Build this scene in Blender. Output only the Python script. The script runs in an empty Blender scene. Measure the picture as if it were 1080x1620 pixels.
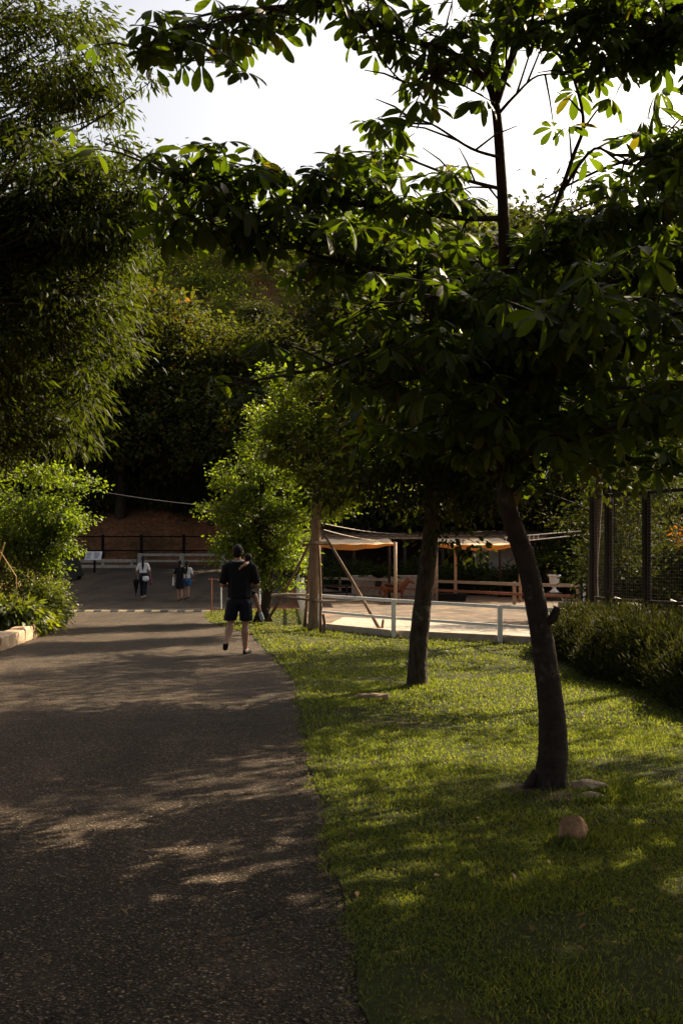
import bpy, bmesh, math, random
import numpy as np
from mathutils import Vector, Matrix

# ------------------------------------------------------------------ camera, sky, sun
sc = bpy.context.scene
COL = sc.collection
EYE = 1.52; F = 1700.0; HZ = 883.0          # eye height, focal length in photo pixels, horizon row

cam_d = bpy.data.cameras.new('camera')
cam = bpy.data.objects.new('camera', cam_d); COL.objects.link(cam)
cam.location = (0, 0, EYE); cam.rotation_euler = (math.radians(90), 0, 0)
cam_d.sensor_fit = 'VERTICAL'; cam_d.sensor_height = 36.0; cam_d.sensor_width = 24.0
cam_d.lens = F / 1620.0 * 36.0
cam_d.shift_y = (HZ - 810.0) / 1620.0
cam_d.clip_end = 3000.0
sc.camera = cam

SUN_AZ = math.radians(45); SUN_EL = math.radians(35)
w = bpy.data.worlds.new('World'); sc.world = w; w.use_nodes = True
wn = w.node_tree
sky = wn.nodes.new('ShaderNodeTexSky'); sky.sky_type = 'NISHITA'; sky.sun_disc = False
sky.sun_elevation = SUN_EL; sky.sun_rotation = SUN_AZ
sky.air_density = 1.0; sky.dust_density = 5.5; sky.ozone_density = 1.0
bg = wn.nodes['Background']; bg.inputs[1].default_value = 0.070
hs = wn.nodes.new('ShaderNodeHueSaturation'); hs.inputs['Saturation'].default_value = .62      # thin bright haze over the whole sky
wn.links.new(sky.outputs[0], hs.inputs['Color']); wn.links.new(hs.outputs[0], bg.inputs[0])

sd = bpy.data.lights.new('sun', 'SUN'); sun = bpy.data.objects.new('sun', sd); COL.objects.link(sun)
sd.energy = 5.0; sd.angle = math.radians(0.53); sd.color = (1.0, 0.84, 0.62)
to_sun = Vector((math.sin(SUN_AZ) * math.cos(SUN_EL), math.cos(SUN_AZ) * math.cos(SUN_EL), math.sin(SUN_EL)))
sun.rotation_euler = to_sun.to_track_quat('Z', 'Y').to_euler()
sun.location = to_sun * 60

vs = sc.view_settings
vs.view_transform = 'Standard'; vs.look = 'None'; vs.gamma = 1.0; vs.use_curve_mapping = False
vs.exposure = 1.6
vs.use_white_balance = True; vs.white_balance_temperature = 7000; vs.white_balance_tint = 10
sc.cycles.max_bounces = 6; sc.cycles.diffuse_bounces = 3; sc.cycles.transmission_bounces = 4
sc.cycles.glossy_bounces = 2
sc.cycles.use_denoising = True

# ------------------------------------------------------------------ helpers
def P(px, py, Y):
    return Vector(((px - 540.0) / F * Y, Y, EYE + (HZ - py) / F * Y))
def sstep(a, b, x):
    t = np.clip((x - a) / (b - a), 0, 1); return t * t * (3 - 2 * t)
def g(x, y):
    """terrain height"""
    x = np.asarray(x, float); y = np.asarray(y, float)
    wl = 1 - sstep(-2.5, 1.5, x)
    road = 0.065 * np.clip(y - 37, 0, 18)
    z = road * wl
    n = 0.9 * np.sin(x * .13 + 1.0) + .7 * np.sin(x * .31 + y * .11) + .4 * np.sin(y * .37 + x * .2)
    st = 56.0 - 5 * (1 - wl)
    bank = 1.7 * sstep(0, 3.2, y - st)
    d = np.clip(y - st - 2.5, 0, None)
    hill = 32.0 * sstep(-14, 46, d + 0.0) - 32.0 * sstep(-14, 46, 0.0)
    hill = hill * (d > 0) + n * sstep(2, 14, d) * 1.2
    down = np.clip(y - 112, 0, None) * .03
    # left side bank behind the planter
    lb = 0.35 * sstep(0.0, 1.6, (-6.1 - x) - 0.21 * np.clip(y - 17.6, 0, 15)) * (1 - sstep(31, 34, y))
    return z + bank + hill - down + lb
def G(x, y): return float(g(x, y))

def link(o, parent=None):
    COL.objects.link(o)
    if parent is not None: o.parent = parent
    return o
def tag(o, label=None, cat=None, group=None, kind=None):
    if label: o['label'] = label
    if cat: o['category'] = cat
    if group: o['group'] = group
    if kind: o['kind'] = kind
    return o
def empty(name, loc=(0, 0, 0), label=None, cat=None, group=None, rz=0.0):
    o = bpy.data.objects.new(name, None); COL.objects.link(o)
    o.location = loc; o.rotation_euler = (0, 0, rz); o.empty_display_size = .1
    return tag(o, label, cat, group)

def mesh_np(name, V, faces, mat, smooth=False):
    """V (n,3); faces: list of int arrays (m,k)"""
    me = bpy.data.meshes.new(name)
    V = np.asarray(V, np.float32)
    me.vertices.add(len(V)); me.vertices.foreach_set('co', V.ravel())
    tot = sum(f.size for f in faces); npoly = sum(len(f) for f in faces)
    me.loops.add(tot); me.polygons.add(npoly)
    me.loops.foreach_set('vertex_index', np.concatenate([f.ravel() for f in faces]).astype(np.int32))
    starts = []; off = 0
    for f in faces:
        k = f.shape[1]; starts.append(off + np.arange(len(f)) * k); off += f.size
    me.polygons.foreach_set('loop_start', np.concatenate(starts).astype(np.int32))
    if smooth: me.polygons.foreach_set('use_smooth', np.ones(npoly, bool))
    me.update(calc_edges=True); me.validate()
    if mat: me.materials.append(mat)
    return me
def obj_np(name, V, faces, mat, parent=None, smooth=False):
    return link(bpy.data.objects.new(name, mesh_np(name, V, faces, mat, smooth)), parent)

class MB:
    """collects shapes for one mesh"""
    def __init__(s): s.v = []; s.f = []
    def add(s, vs_, fs_):
        o = len(s.v); s.v += [tuple(p) for p in vs_]; s.f += [tuple(i + o for i in f) for f in fs_]; return s
    def box(s, c, size, rz=0.0, M=None, jit=0.0, rng=None):
        hx, hy, hz = [a / 2 for a in size]
        b = min(hx, hy, hz) * .18
        vs_ = []; ca, sa = math.cos(rz), math.sin(rz)
        bm = bmesh.new(); bmesh.ops.create_cube(bm, size=1.0)
        for v in bm.verts: v.co = Vector((v.co.x * 2 * hx, v.co.y * 2 * hy, v.co.z * 2 * hz))
        bmesh.ops.bevel(bm, geom=list(bm.edges), offset=b, segments=1, affect='EDGES')
        bm.verts.index_update()
        for v in bm.verts:
            p = v.co.copy()
            if M is not None: p = M @ p
            else: p = Vector((p.x * ca - p.y * sa, p.x * sa + p.y * ca, p.z))
            if rng: p += Vector([rng.uniform(-jit, jit) for _ in range(3)])
            vs_.append(p + Vector(c))
        fs_ = [[v.index for v in f.verts] for f in bm.faces]
        bm.free(); return s.add(vs_, fs_)
    def bar(s, a, b, wdt, hgt, roll_up=Vector((0, 0, 1))):
        a = Vector(a); b = Vector(b); d = (b - a); L = d.length; d.normalize()
        x = d; y = roll_up.cross(x)
        if y.length < 1e-4: y = Vector((0, 1, 0)).cross(x)
        y.normalize(); z = x.cross(y)
        M = Matrix((x, y, z)).transposed()
        return s.box((a + b) / 2, (L, wdt, hgt), M=M)
    def tube(s, pts, rads, n=8, cap=True, wob=0.0, rng=None):
        pts = [Vector(p) for p in pts]
        if not hasattr(rads, '__len__'): rads = [rads] * len(pts)
        vs_ = []; fs_ = []; up = None
        for i, p in enumerate(pts):
            d = (pts[min(i + 1, len(pts) - 1)] - pts[max(i - 1, 0)])
            if d.length < 1e-9: d = Vector((0, 0, 1))
            d.normalize()
            if up is None:
                up = Vector((0, 0, 1)) if abs(d.z) < .9 else Vector((0, 1, 0))
            u = up - d * up.dot(d); u.normalize(); up = u; v = d.cross(u)
            for k in range(n):
                a = 2 * math.pi * k / n; r = rads[i]
                if wob and rng: r *= 1 + rng.uniform(-wob, wob)
                vs_.append(p + (u * math.cos(a) + v * math.sin(a)) * r)
        for i in range(len(pts) - 1):
            for k in range(n):
                fs_.append((i * n + k, i * n + (k + 1) % n, (i + 1) * n + (k + 1) % n, (i + 1) * n + k))
        if cap:
            fs_.append(tuple(range(n - 1, -1, -1))); m = (len(pts) - 1) * n
            fs_.append(tuple(range(m, m + n)))
        return s.add(vs_, fs_)
    def lathe(s, c, prof, n=20):
        vs_ = []; fs_ = []
        for r, z in prof:
            for k in range(n):
                a = 2 * math.pi * k / n; vs_.append((c[0] + r * math.cos(a), c[1] + r * math.sin(a), c[2] + z))
        for i in range(len(prof) - 1):
            for k in range(n):
                fs_.append((i * n + k, i * n + (k + 1) % n, (i + 1) * n + (k + 1) % n, (i + 1) * n + k))
        fs_.append(tuple(range(n - 1, -1, -1))); m = (len(prof) - 1) * n; fs_.append(tuple(range(m, m + n)))
        return s.add(vs_, fs_)
    def build(s, name, mat, parent=None, smooth=False):
        me = bpy.data.meshes.new(name); me.from_pydata(s.v, [], s.f); me.update()
        bm = bmesh.new(); bm.from_mesh(me); bmesh.ops.recalc_face_normals(bm, faces=bm.faces); bm.to_mesh(me); bm.free()
        if smooth:
            me.polygons.foreach_set('use_smooth', np.ones(len(me.polygons), bool))
        me.materials.append(mat)
        return link(bpy.data.objects.new(name, me), parent)

def smooth_path(pts, sub=4):
    """Catmull-Rom through the points (any tuple length)"""
    pts = [np.array(p, float) for p in pts]; out = []
    n = len(pts)
    for i in range(n - 1):
        p0 = pts[max(i - 1, 0)]; p1 = pts[i]; p2 = pts[i + 1]; p3 = pts[min(i + 2, n - 1)]
        for k in range(sub):
            t = k / sub
            out.append(.5 * ((2 * p1) + (-p0 + p2) * t + (2 * p0 - 5 * p1 + 4 * p2 - p3) * t * t + (-p0 + 3 * p1 - 3 * p2 + p3) * t ** 3))
    out.append(pts[-1]); return out

# ------------------------------------------------------------------ materials
def new_mat(name):
    m = bpy.data.materials.new(name); m.use_nodes = True
    nt = m.node_tree; return m, nt, nt.nodes['Principled BSDF']
def ramp(nt, fac, stops):
    r = nt.nodes.new('ShaderNodeValToRGB'); e = r.color_ramp.elements
    while len(e) < len(stops): e.new(.5)
    for k, (p, c) in enumerate(stops): e[k].position = p; e[k].color = (*c, 1)
    nt.links.new(fac, r.inputs[0]); return r.outputs[0]
def noise(nt, scale, detail=4, rough=.55, vec=None):
    n = nt.nodes.new('ShaderNodeTexNoise'); n.inputs['Scale'].default_value = scale
    n.inputs['Detail'].default_value = detail; n.inputs['Roughness'].default_value = rough
    if vec is not None: nt.links.new(vec, n.inputs['Vector'])
    return n.outputs['Fac']
def pos(nt, scale=None):
    t = nt.nodes.new('ShaderNodeNewGeometry')
    if scale is None: return t.outputs['Position']
    m = nt.nodes.new('ShaderNodeVectorMath'); m.operation = 'MULTIPLY'; m.inputs[1].default_value = scale
    nt.links.new(t.outputs['Position'], m.inputs[0]); return m.outputs[0]
def ocoord(nt, scale=(1, 1, 1)):
    t = nt.nodes.new('ShaderNodeTexCoord')
    m = nt.nodes.new('ShaderNodeVectorMath'); m.operation = 'MULTIPLY'; m.inputs[1].default_value = scale
    nt.links.new(t.outputs['Object'], m.inputs[0]); return m.outputs[0]
def mixc(nt, fac, a, b, mode='MIX'):
    m = nt.nodes.new('ShaderNodeMix'); m.data_type = 'RGBA'; m.blend_type = mode
    for sock, val in ((m.inputs[0], fac), (m.inputs[6], a), (m.inputs[7], b)):
        if hasattr(val, 'links'): nt.links.new(val, sock)
        elif hasattr(val, '__len__'): sock.default_value = (*val, 1)
        else: sock.default_value = val
    return m.outputs[2]
def bump(nt, h, strength=.5, dist=.02, prev=None):
    b = nt.nodes.new('ShaderNodeBump'); b.inputs['Strength'].default_value = strength; b.inputs['Distance'].default_value = dist
    nt.links.new(h, b.inputs['Height'])
    if prev is not None: nt.links.new(prev, b.inputs['Normal'])
    return b.outputs[0]

def plain(name, c1, c2=None, scale=8, rough=.7, bmp=.3, dist=.01, spec=.3, stretch=None):
    m, nt, b = new_mat(name)
    vec = ocoord(nt, stretch or (1, 1, 1))
    n = noise(nt, scale, 5, .6, vec)
    c2 = c2 or tuple(x * .7 for x in c1)
    nt.links.new(ramp(nt, n, [(.3, c2), (.7, c1)]), b.inputs['Base Color'])
    b.inputs['Roughness'].default_value = rough; b.inputs['Specular IOR Level'].default_value = spec
    if bmp: nt.links.new(bump(nt, noise(nt, scale * 4, 4, .6, vec), bmp, dist), b.inputs['Normal'])
    return m

def leaf_mat(name, c1, c2, trans=.4, tc=None, rough=.5, spec=.35, c3=None):
    m, nt, b = new_mat(name)
    gm = nt.nodes.new('ShaderNodeNewGeometry')
    stops = [(0.0, c1), (.8, c2)]
    if c3: stops += [(.95, c2), (1.0, c3)]
    col = ramp(nt, gm.outputs['Random Per Island'], stops)
    col = mixc(nt, ramp(nt, noise(nt, .9, 3), [(.35, (.0,) * 3), (.65, (1,) * 3)]), col, mixc(nt, 1.0, col, (.8, .72, .55), 'MULTIPLY'))
    nt.links.new(col, b.inputs['Base Color'])
    b.inputs['Roughness'].default_value = rough; b.inputs['Specular IOR Level'].default_value = spec
    t = nt.nodes.new('ShaderNodeBsdfTranslucent')
    nt.links.new(mixc(nt, 1.0, col, tc or (2.2, 2.1, .9), 'MULTIPLY'), t.inputs[0])
    mx = nt.nodes.new('ShaderNodeMixShader'); mx.inputs[0].default_value = trans
    nt.links.new(b.outputs[0], mx.inputs[1]); nt.links.new(t.outputs[0], mx.inputs[2])
    nt.links.new(mx.outputs[0], nt.nodes['Material Output'].inputs[0])
    return m

def bark_mat(name, c1, c2, sx=14, sz=4, strength=.7, dist=.02, ring=False, lichen=None):
    m, nt, b = new_mat(name)
    vec = ocoord(nt, (sx, sx, sz))
    n1 = noise(nt, 1.0, 6, .65, vec)
    v = nt.nodes.new('ShaderNodeTexVoronoi'); v.inputs['Scale'].default_value = 2.0; nt.links.new(vec, v.inputs['Vector'])
    col = ramp(nt, n1, [(.3, c2), (.7, c1)])
    if lichen: col = mixc(nt, ramp(nt, noise(nt, 6, 5, .7, ocoord(nt)), [(.58, (0,) * 3), (.66, (1,) * 3)]), col, lichen)
    nt.links.new(col, b.inputs['Base Color'])
    b.inputs['Roughness'].default_value = .9; b.inputs['Specular IOR Level'].default_value = .2
    h = mixc(nt, .5, n1, v.outputs['Distance'])
    nt.links.new(bump(nt, h, strength, dist), b.inputs['Normal'])
    return m

M = {}
# asphalt: grey-brown binder with pale chips
m, nt, b = new_mat('asphalt'); pv = pos(nt)
vo = nt.nodes.new('ShaderNodeTexVoronoi'); vo.inputs['Scale'].default_value = 105; nt.links.new(pv, vo.inputs['Vector'])
vo2 = nt.nodes.new('ShaderNodeTexVoronoi'); vo2.inputs['Scale'].default_value = 190; nt.links.new(pv, vo2.inputs['Vector'])
sep = nt.nodes.new('ShaderNodeSeparateColor'); nt.links.new(vo.outputs['Color'], sep.inputs[0])
chip = ramp(nt, sep.outputs[0], [(0, (.016, .0105, .0065)), (.55, (.052, .037, .025)), (.88, (.098, .070, .047)), (.965, (.22, .16, .105)), (1, (.42, .31, .21))])
edge = ramp(nt, vo.outputs['Distance'], [(.3, (1,) * 3), (.7, (.55,) * 3)])
col = mixc(nt, 1.0, chip, edge, 'MULTIPLY')
big = ramp(nt, noise(nt, .45, 7, .68, pv), [(.3, (.68, .65, .63)), (.5, (.95, .95, .95)), (.7, (1.35, 1.28, 1.2))])
col = mixc(nt, 1.0, col, big, 'MULTIPLY')
trk = ramp(nt, noise(nt, 1.0, 5, .6, pos(nt, (1.5, .13, 1))), [(.36, (.72, .72, .72)), (.62, (1.18, 1.16, 1.12))])
col = mixc(nt, 1.0, col, trk, 'MULTIPLY')
dist_ = nt.nodes.new('ShaderNodeTexNoise'); dist_.inputs['Scale'].default_value = 1.6; dist_.inputs['Detail'].default_value = 5; nt.links.new(pv, dist_.inputs['Vector'])
va = nt.nodes.new('ShaderNodeVectorMath'); va.operation = 'ADD'; nt.links.new(pv, va.inputs[0]); nt.links.new(dist_.outputs['Color'], va.inputs[1])
vc = nt.nodes.new('ShaderNodeTexVoronoi'); vc.feature = 'DISTANCE_TO_EDGE'; vc.inputs['Scale'].default_value = .42; nt.links.new(va.outputs[0], vc.inputs['Vector'])
crk = ramp(nt, vc.outputs['Distance'], [(.0, (.45, .45, .45)), (.006, (1, 1, 1))])
col = mixc(nt, 1.0, col, crk, 'MULTIPLY')
dust = ramp(nt, noise(nt, 1.7, 6, .7, pv), [(.5, (0,) * 3), (.75, (.32,) * 3)])
col = mixc(nt, dust, col, (.14, .105, .075))
nt.links.new(col, b.inputs['Base Color']); b.inputs['Roughness'].default_value = .86; b.inputs['Specular IOR Level'].default_value = .18
hb = bump(nt, vo.outputs['Distance'], .8, .007); hb = bump(nt, vo2.outputs['Distance'], .5, .006, hb)
nt.links.new(hb, b.inputs['Normal']); M['asphalt'] = m
# lawn soil / thatch
m, nt, b = new_mat('lawn_soil'); pv = pos(nt)
c = ramp(nt, noise(nt, 40, 6, .7, pv), [(.3, (.022, .026, .008)), (.55, (.045, .052, .014)), (.75, (.085, .078, .03))])
c = mixc(nt, ramp(nt, noise(nt, .8, 4, .6, pv), [(.55, (0,) * 3), (.72, (.6,) * 3)]), c, (.11, .085, .04))
nt.links.new(c, b.inputs['Base Color']); b.inputs['Roughness'].default_value = .95; b.inputs['Specular IOR Level'].default_value = .1
nt.links.new(bump(nt, noise(nt, 60, 4, .7, pv), .8, .03), b.inputs['Normal']); M['lawn_soil'] = m
# general soil: red-brown litter
m, nt, b = new_mat('soil'); pv = pos(nt)
c = ramp(nt, noise(nt, 5, 8, .72, pv), [(.25, (.05, .024, .013)), (.5, (.20, .085, .040)), (.62, (.30, .135, .065)), (.75, (.42, .27, .16))])
c = mixc(nt, ramp(nt, noise(nt, .35, 4, .6, pv), [(.45, (0,) * 3), (.62, (.7,) * 3)]), c, (.045, .04, .018))
nt.links.new(c, b.inputs['Base Color']); b.inputs['Roughness'].default_value = .95; b.inputs['Specular IOR Level'].default_value = .1
nt.links.new(bump(nt, noise(nt, 9, 8, .7, pv), .9, .12), b.inputs['Normal']); M['soil'] = m
m, nt, b = new_mat('arena_soil'); pv = pos(nt)
c = ramp(nt, noise(nt, 1.1, 7, .68, pv), [(.32, (.035, .024, .016)), (.5, (.080, .052, .032)), (.66, (.22, .135, .066))])
nt.links.new(c, b.inputs['Base Color']); b.inputs['Roughness'].default_value = .95
nt.links.new(bump(nt, noise(nt, 7, 7, .7, pv), .8, .06), b.inputs['Normal']); M['arena_soil'] = m
m, nt, b = new_mat('pale_gravel'); pv = pos(nt)
c = ramp(nt, noise(nt, 9, 8, .75, pv), [(.3, (.19, .15, .11)), (.5, (.32, .27, .215)), (.7, (.44, .385, .32))])
nt.links.new(c, b.inputs['Base Color']); b.inputs['Roughness'].default_value = .95
nt.links.new(bump(nt, noise(nt, 25, 6, .7, pv), .8, .03), b.inputs['Normal']); M['gravel'] = m

M['bark_smooth'] = bark_mat('bark_smooth', (.042, .030, .021), (.016, .011, .008), 9, 11, .7, .016, lichen=(.070, .055, .042))
M['bark_rough'] = bark_mat('bark_rough', (.085, .062, .044), (.020, .014, .010), 22, 7, 1.0, .04, lichen=(.15, .14, .12))
M['bark_pale'] = bark_mat('bark_pale', (.26, .18, .11), (.11, .07, .042), 14, 5, .6, .02)
M['bark_dark'] = bark_mat('bark_dark', (.05, .038, .026), (.02, .015, .01), 12, 4, .8, .03)
M['pole_wood'] = bark_mat('pole_wood', (.20, .13, .085), (.075, .045, .03), 30, 5, .6, .01)
M['branch_pale'] = bark_mat('branch_pale', (.46, .38, .30), (.24, .18, .13), 30, 5, .5, .01)
M['leaf_big'] = leaf_mat('leaf_big', (.016, .030, .008), (.033, .051, .012), .44, (4.6, 4.5, .7), .5, .18, c3=(.055, .045, .013))
M['leaf_narrow'] = leaf_mat('leaf_narrow', (.014, .023, .006), (.035, .046, .011), .36, (3.2, 3.1, .8), .65, .1)
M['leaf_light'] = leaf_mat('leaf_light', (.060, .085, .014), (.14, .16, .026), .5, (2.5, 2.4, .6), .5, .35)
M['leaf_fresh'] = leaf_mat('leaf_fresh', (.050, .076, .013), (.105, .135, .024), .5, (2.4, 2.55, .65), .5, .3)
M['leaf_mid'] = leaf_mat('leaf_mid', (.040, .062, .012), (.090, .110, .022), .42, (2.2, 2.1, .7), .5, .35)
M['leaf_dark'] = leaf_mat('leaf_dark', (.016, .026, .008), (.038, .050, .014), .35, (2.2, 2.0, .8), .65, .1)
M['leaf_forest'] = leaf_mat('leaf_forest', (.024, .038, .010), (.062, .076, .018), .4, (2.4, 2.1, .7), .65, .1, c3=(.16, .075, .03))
M['leaf_scrub'] = leaf_mat('leaf_scrub', (.048, .076, .014), (.110, .138, .028), .5, (2.2, 2.1, .7), .6, .2)
M['leaf_orange'] = leaf_mat('leaf_orange', (.06, .045, .012), (.24, .085, .015), .4, (1.8, 1.6, .8), .6, .2)
M['leaf_hedge'] = leaf_mat('leaf_hedge', (.020, .028, .010), (.044, .052, .019), .3, (1.8, 1.7, .8), .7, .08)
M['leaf_dry'] = leaf_mat('leaf_dry', (.10, .055, .025), (.26, .17, .08), .2, (1.2, 1.1, .8), .7, .2)
M['grit'] = leaf_mat('grit', (.05, .04, .03), (.24, .19, .14), 0, None, .9, .2)
M['straw'] = leaf_mat('straw', (.35, .24, .11), (.50, .38, .19), .3, (1.2, 1.1, .8), .7, .2)
M['grass'] = leaf_mat('grass', (.040, .064, .014), (.116, .136, .038), .5, (2.35, 2.3, .75), .5, .3, c3=(.17, .15, .07))
M['white_paint'] = plain('white_paint', (.84, .82, .78), (.68, .64, .58), 6, .55, .15, .004)
M['cream_plaster'] = plain('cream_plaster', (.68, .62, .54), (.50, .44, .36), 3, .85, .3)
M['concrete'] = plain('concrete', (.40, .33, .25), (.26, .20, .15), 5, .9, .5, .01)
M['concrete_grey'] = plain('concrete_grey', (.36, .32, .26), (.20, .17, .13), 6, .9, .5, .01)
M['stone'] = plain('stone', (.55, .31, .17), (.24, .12, .06), 14, .95, 1.0, .03)
M['bare_earth'] = plain('bare_earth', (.085, .048, .028), (.03, .02, .012), 16, .95, .8, .02)
M['stone_tan'] = plain('stone_tan', (.48, .36, .25), (.28, .19, .12), 9, .9, .8, .02)
M['stone_grey'] = plain('stone_grey', (.38, .35, .30), (.2, .18, .15), 7, .9, .8, .02)
M['rail_wood'] = plain('rail_wood', (.48, .33, .21), (.30, .19, .12), 5, .7, .4, .006, stretch=(1, 1, 4))
M['rail_red'] = plain('rail_red', (.34, .12, .06), (.20, .07, .04), 5, .6, .2, .004)
M['iron'] = plain('iron', (.010, .008, .007), None, 8, .8, .1, spec=.1)
M['dark_wood'] = plain('dark_wood', (.055, .036, .024), (.025, .016, .011), 5, .85, .5)
M['dark_plastic'] = plain('dark_plastic', (.014, .014, .015), None, 6, .5, .1)
M['log'] = plain('log', (.30, .21, .13), (.16, .105, .065), 9, .9, .6, .02)
M['board_print'] = plain('board_print', (.62, .60, .58), (.34, .33, .33), 9, .5, 0)
M['yellow_paint'] = plain('yellow_paint', (.32, .26, .14), (.16, .135, .085), 8, .6, .2)
M['black_rubber'] = plain('black_rubber', (.03, .028, .026), None, 8, .7, .3)
M['cable'] = plain('cable', (.35, .31, .26), None, 4, .6, 0)
M['roof_sheet'] = plain('roof_sheet', (.22, .13, .08), (.12, .07, .045), 3, .7, .3)
# shade cloth
m, nt, b = new_mat('shade_cloth')
b.inputs['Base Color'].default_value = (.86, .66, .45, 1); b.inputs['Roughness'].default_value = .9; b.inputs['Specular IOR Level'].default_value = .1
t = nt.nodes.new('ShaderNodeBsdfTranslucent'); t.inputs[0].default_value = (.62, .30, .09, 1)
mx = nt.nodes.new('ShaderNodeMixShader'); mx.inputs[0].default_value = .4
nt.links.new(b.outputs[0], mx.inputs[1]); nt.links.new(t.outputs[0], mx.inputs[2]); nt.links.new(mx.outputs[0], nt.nodes['Material Output'].inputs[0])
M['shade_cloth'] = m
m, nt, b = new_mat('shade_flap')
b.inputs['Base Color'].default_value = (.55, .27, .08, 1); b.inputs['Roughness'].default_value = .9; b.inputs['Specular IOR Level'].default_value = .1
t = nt.nodes.new('ShaderNodeBsdfTranslucent'); t.inputs[0].default_value = (.80, .38, .08, 1)
mx = nt.nodes.new('ShaderNodeMixShader'); mx.inputs[0].default_value = .55
nt.links.new(b.outputs[0], mx.inputs[1]); nt.links.new(t.outputs[0], mx.inputs[2]); nt.links.new(mx.outputs[0], nt.nodes['Material Output'].inputs[0])
M['shade_flap'] = m
def flat(name, c, rough=.8, spec=.2): return plain(name, c, tuple(x * .8 for x in c), 12, rough, .15, .003, spec)
M['skin'] = flat('skin', (.44, .24, .15), .55, .4); M['hair'] = flat('hair', (.008, .006, .005), .6, .2)
M['black_cloth'] = flat('black_cloth', (.008, .008, .010)); M['navy_cloth'] = flat('navy_cloth', (.012, .015, .026))
M['white_cloth'] = flat('white_cloth', (.72, .70, .66)); M['grey_trim'] = flat('grey_trim', (.34, .36, .40))
M['blue_white'] = flat('blue_white', (.55, .66, .74)); M['blue_cloth'] = flat('blue_cloth', (.03, .12, .30))
M['plum_cloth'] = flat('plum_cloth', (.16, .03, .10)); M['orange_cloth'] = flat('orange_cloth', (.42, .15, .05))
M['pony_coat'] = flat('pony_coat', (.17, .055, .022)); M['pony_dark'] = flat('pony_dark', (.035, .014, .008))
M['lip'] = flat('lip', (.3, .1, .08)); M['eye'] = flat('eye', (.02, .015, .012), .2, .5)

def lx(px, Y): return (px - 540) / F * Y
# ------------------------------------------------------------------ leaf engines
LEAF4 = (np.array([(0, 0, 0), (.35, .5, .02), (.35, -.5, .02), (.72, .36, -.05), (.72, -.36, -.05), (1, 0, -.16)], float),
         [np.array([(0, 2, 1), (3, 4, 5)]), np.array([(1, 2, 4, 3)])])
LEAF2 = (np.array([(0, 0, 0), (.45, .5, .03), (.45, -.5, .03), (1, 0, -.1)], float), [np.array([(0, 2, 3), (0, 3, 1)])])
# big leaflet: folded along a midrib, rounded towards the tip
_u = [0, .16, .36, .58, .78, .92, 1.0]; _w = [.03, .20, .38, .50, .46, .27, .02]
_v = []; 
for uu, ww in zip(_u, _w):
    dz = -.22 * uu * uu
    _v += [(uu, ww * .5 * 1.0, dz + .10 * ww), (uu, 0, dz), (uu, -ww * .5, dz + .10 * ww)]
_f = []
for i in range(len(_u) - 1):
    a = i * 3; _f += [(a, a + 3, a + 4, a + 1), (a + 1, a + 4, a + 5, a + 2)]
LEAFBIG = (np.array(_v, float), [np.array(_f)])

def norm(a): return a / (np.linalg.norm(a, axis=1, keepdims=True) + 1e-9)
def leaves(Pn, D, N, L, W, tmpl):
    """instance a leaf template: positions, directions, normals -> V, faces"""
    T, FS = tmpl
    D = norm(D); S = norm(np.cross(N, D)); Nn = np.cross(D, S)
    L = np.broadcast_to(L, len(Pn)); W = np.broadcast_to(W, len(Pn))
    V = (Pn[:, None, :] + D[:, None, :] * (T[None, :, 0:1] * L[:, None, None]) + S[:, None, :] * (T[None, :, 1:2] * W[:, None, None])
         + Nn[:, None, :] * (T[None, :, 2:3] * L[:, None, None]))
    k = len(T); off = (np.arange(len(Pn)) * k)
    faces = [(f[None] + off[:, None, None]).reshape(-1, f.shape[1]) for f in FS]
    return V.reshape(-1, 3), faces
def join_geo(parts):
    Vs = []; by = {}; o = 0
    for V, fs in parts:
        Vs.append(V)
        for f in fs: by.setdefault(f.shape[1], []).append(f + o)
        o += len(V)
    return np.concatenate(Vs), [np.concatenate(x) for x in by.values()]

def clumps_in(ell, n, rng, inner=.45):
    """clump centres in a set of ellipsoids (centre, radii, weight)"""
    wts = np.array([e[2] if len(e) > 2 else e[1][0] * e[1][2] for e in ell], float); wts /= wts.sum()
    idx = rng.choice(len(ell), n, p=wts)
    d = norm(rng.normal(size=(n, 3))); r = inner + (1 - inner) * rng.random(n) ** .6
    C = np.array([e[0] for e in ell])[idx]; R = np.array([e[1] for e in ell])[idx]
    return C + d * r[:, None] * R, d
def crown_geo(centres, outd, nleaf, cr, L, W, droop, rng, tmpl=LEAF4, flat_=.6, upb=.6):
    n = len(centres); C = np.repeat(centres, nleaf, 0); O = np.repeat(outd, nleaf, 0)
    sz = np.repeat(rng.uniform(.6, 1.35, n), nleaf)
    q = rng.normal(size=(len(C), 3)) * cr * sz[:, None]; q[:, 2] *= flat_
    Pn = C + q
    D = norm(q * .8 / cr + O * .5 + rng.normal(size=q.shape) * .6) ; D[:, 2] -= droop
    N = rng.normal(size=q.shape) * .55; N[:, 2] += upb
    s = rng.uniform(.5, 1.45, len(C))
    return leaves(Pn, D, N, L * s, W * s, tmpl)

def limb_path(a, b, rng, sag=.12, n=5):
    a = Vector(a); b = Vector(b); L = (b - a).length; out = []
    j = Vector([rng.normal() * .06 * L for _ in range(3)])
    for i in range(n + 1):
        t = i / n
        p = a.lerp(b, t); p.z -= math.sin(t * math.pi) * sag * L * .6
        p += j * math.sin(t * math.pi)
        out.append(p)
    return out

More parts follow.
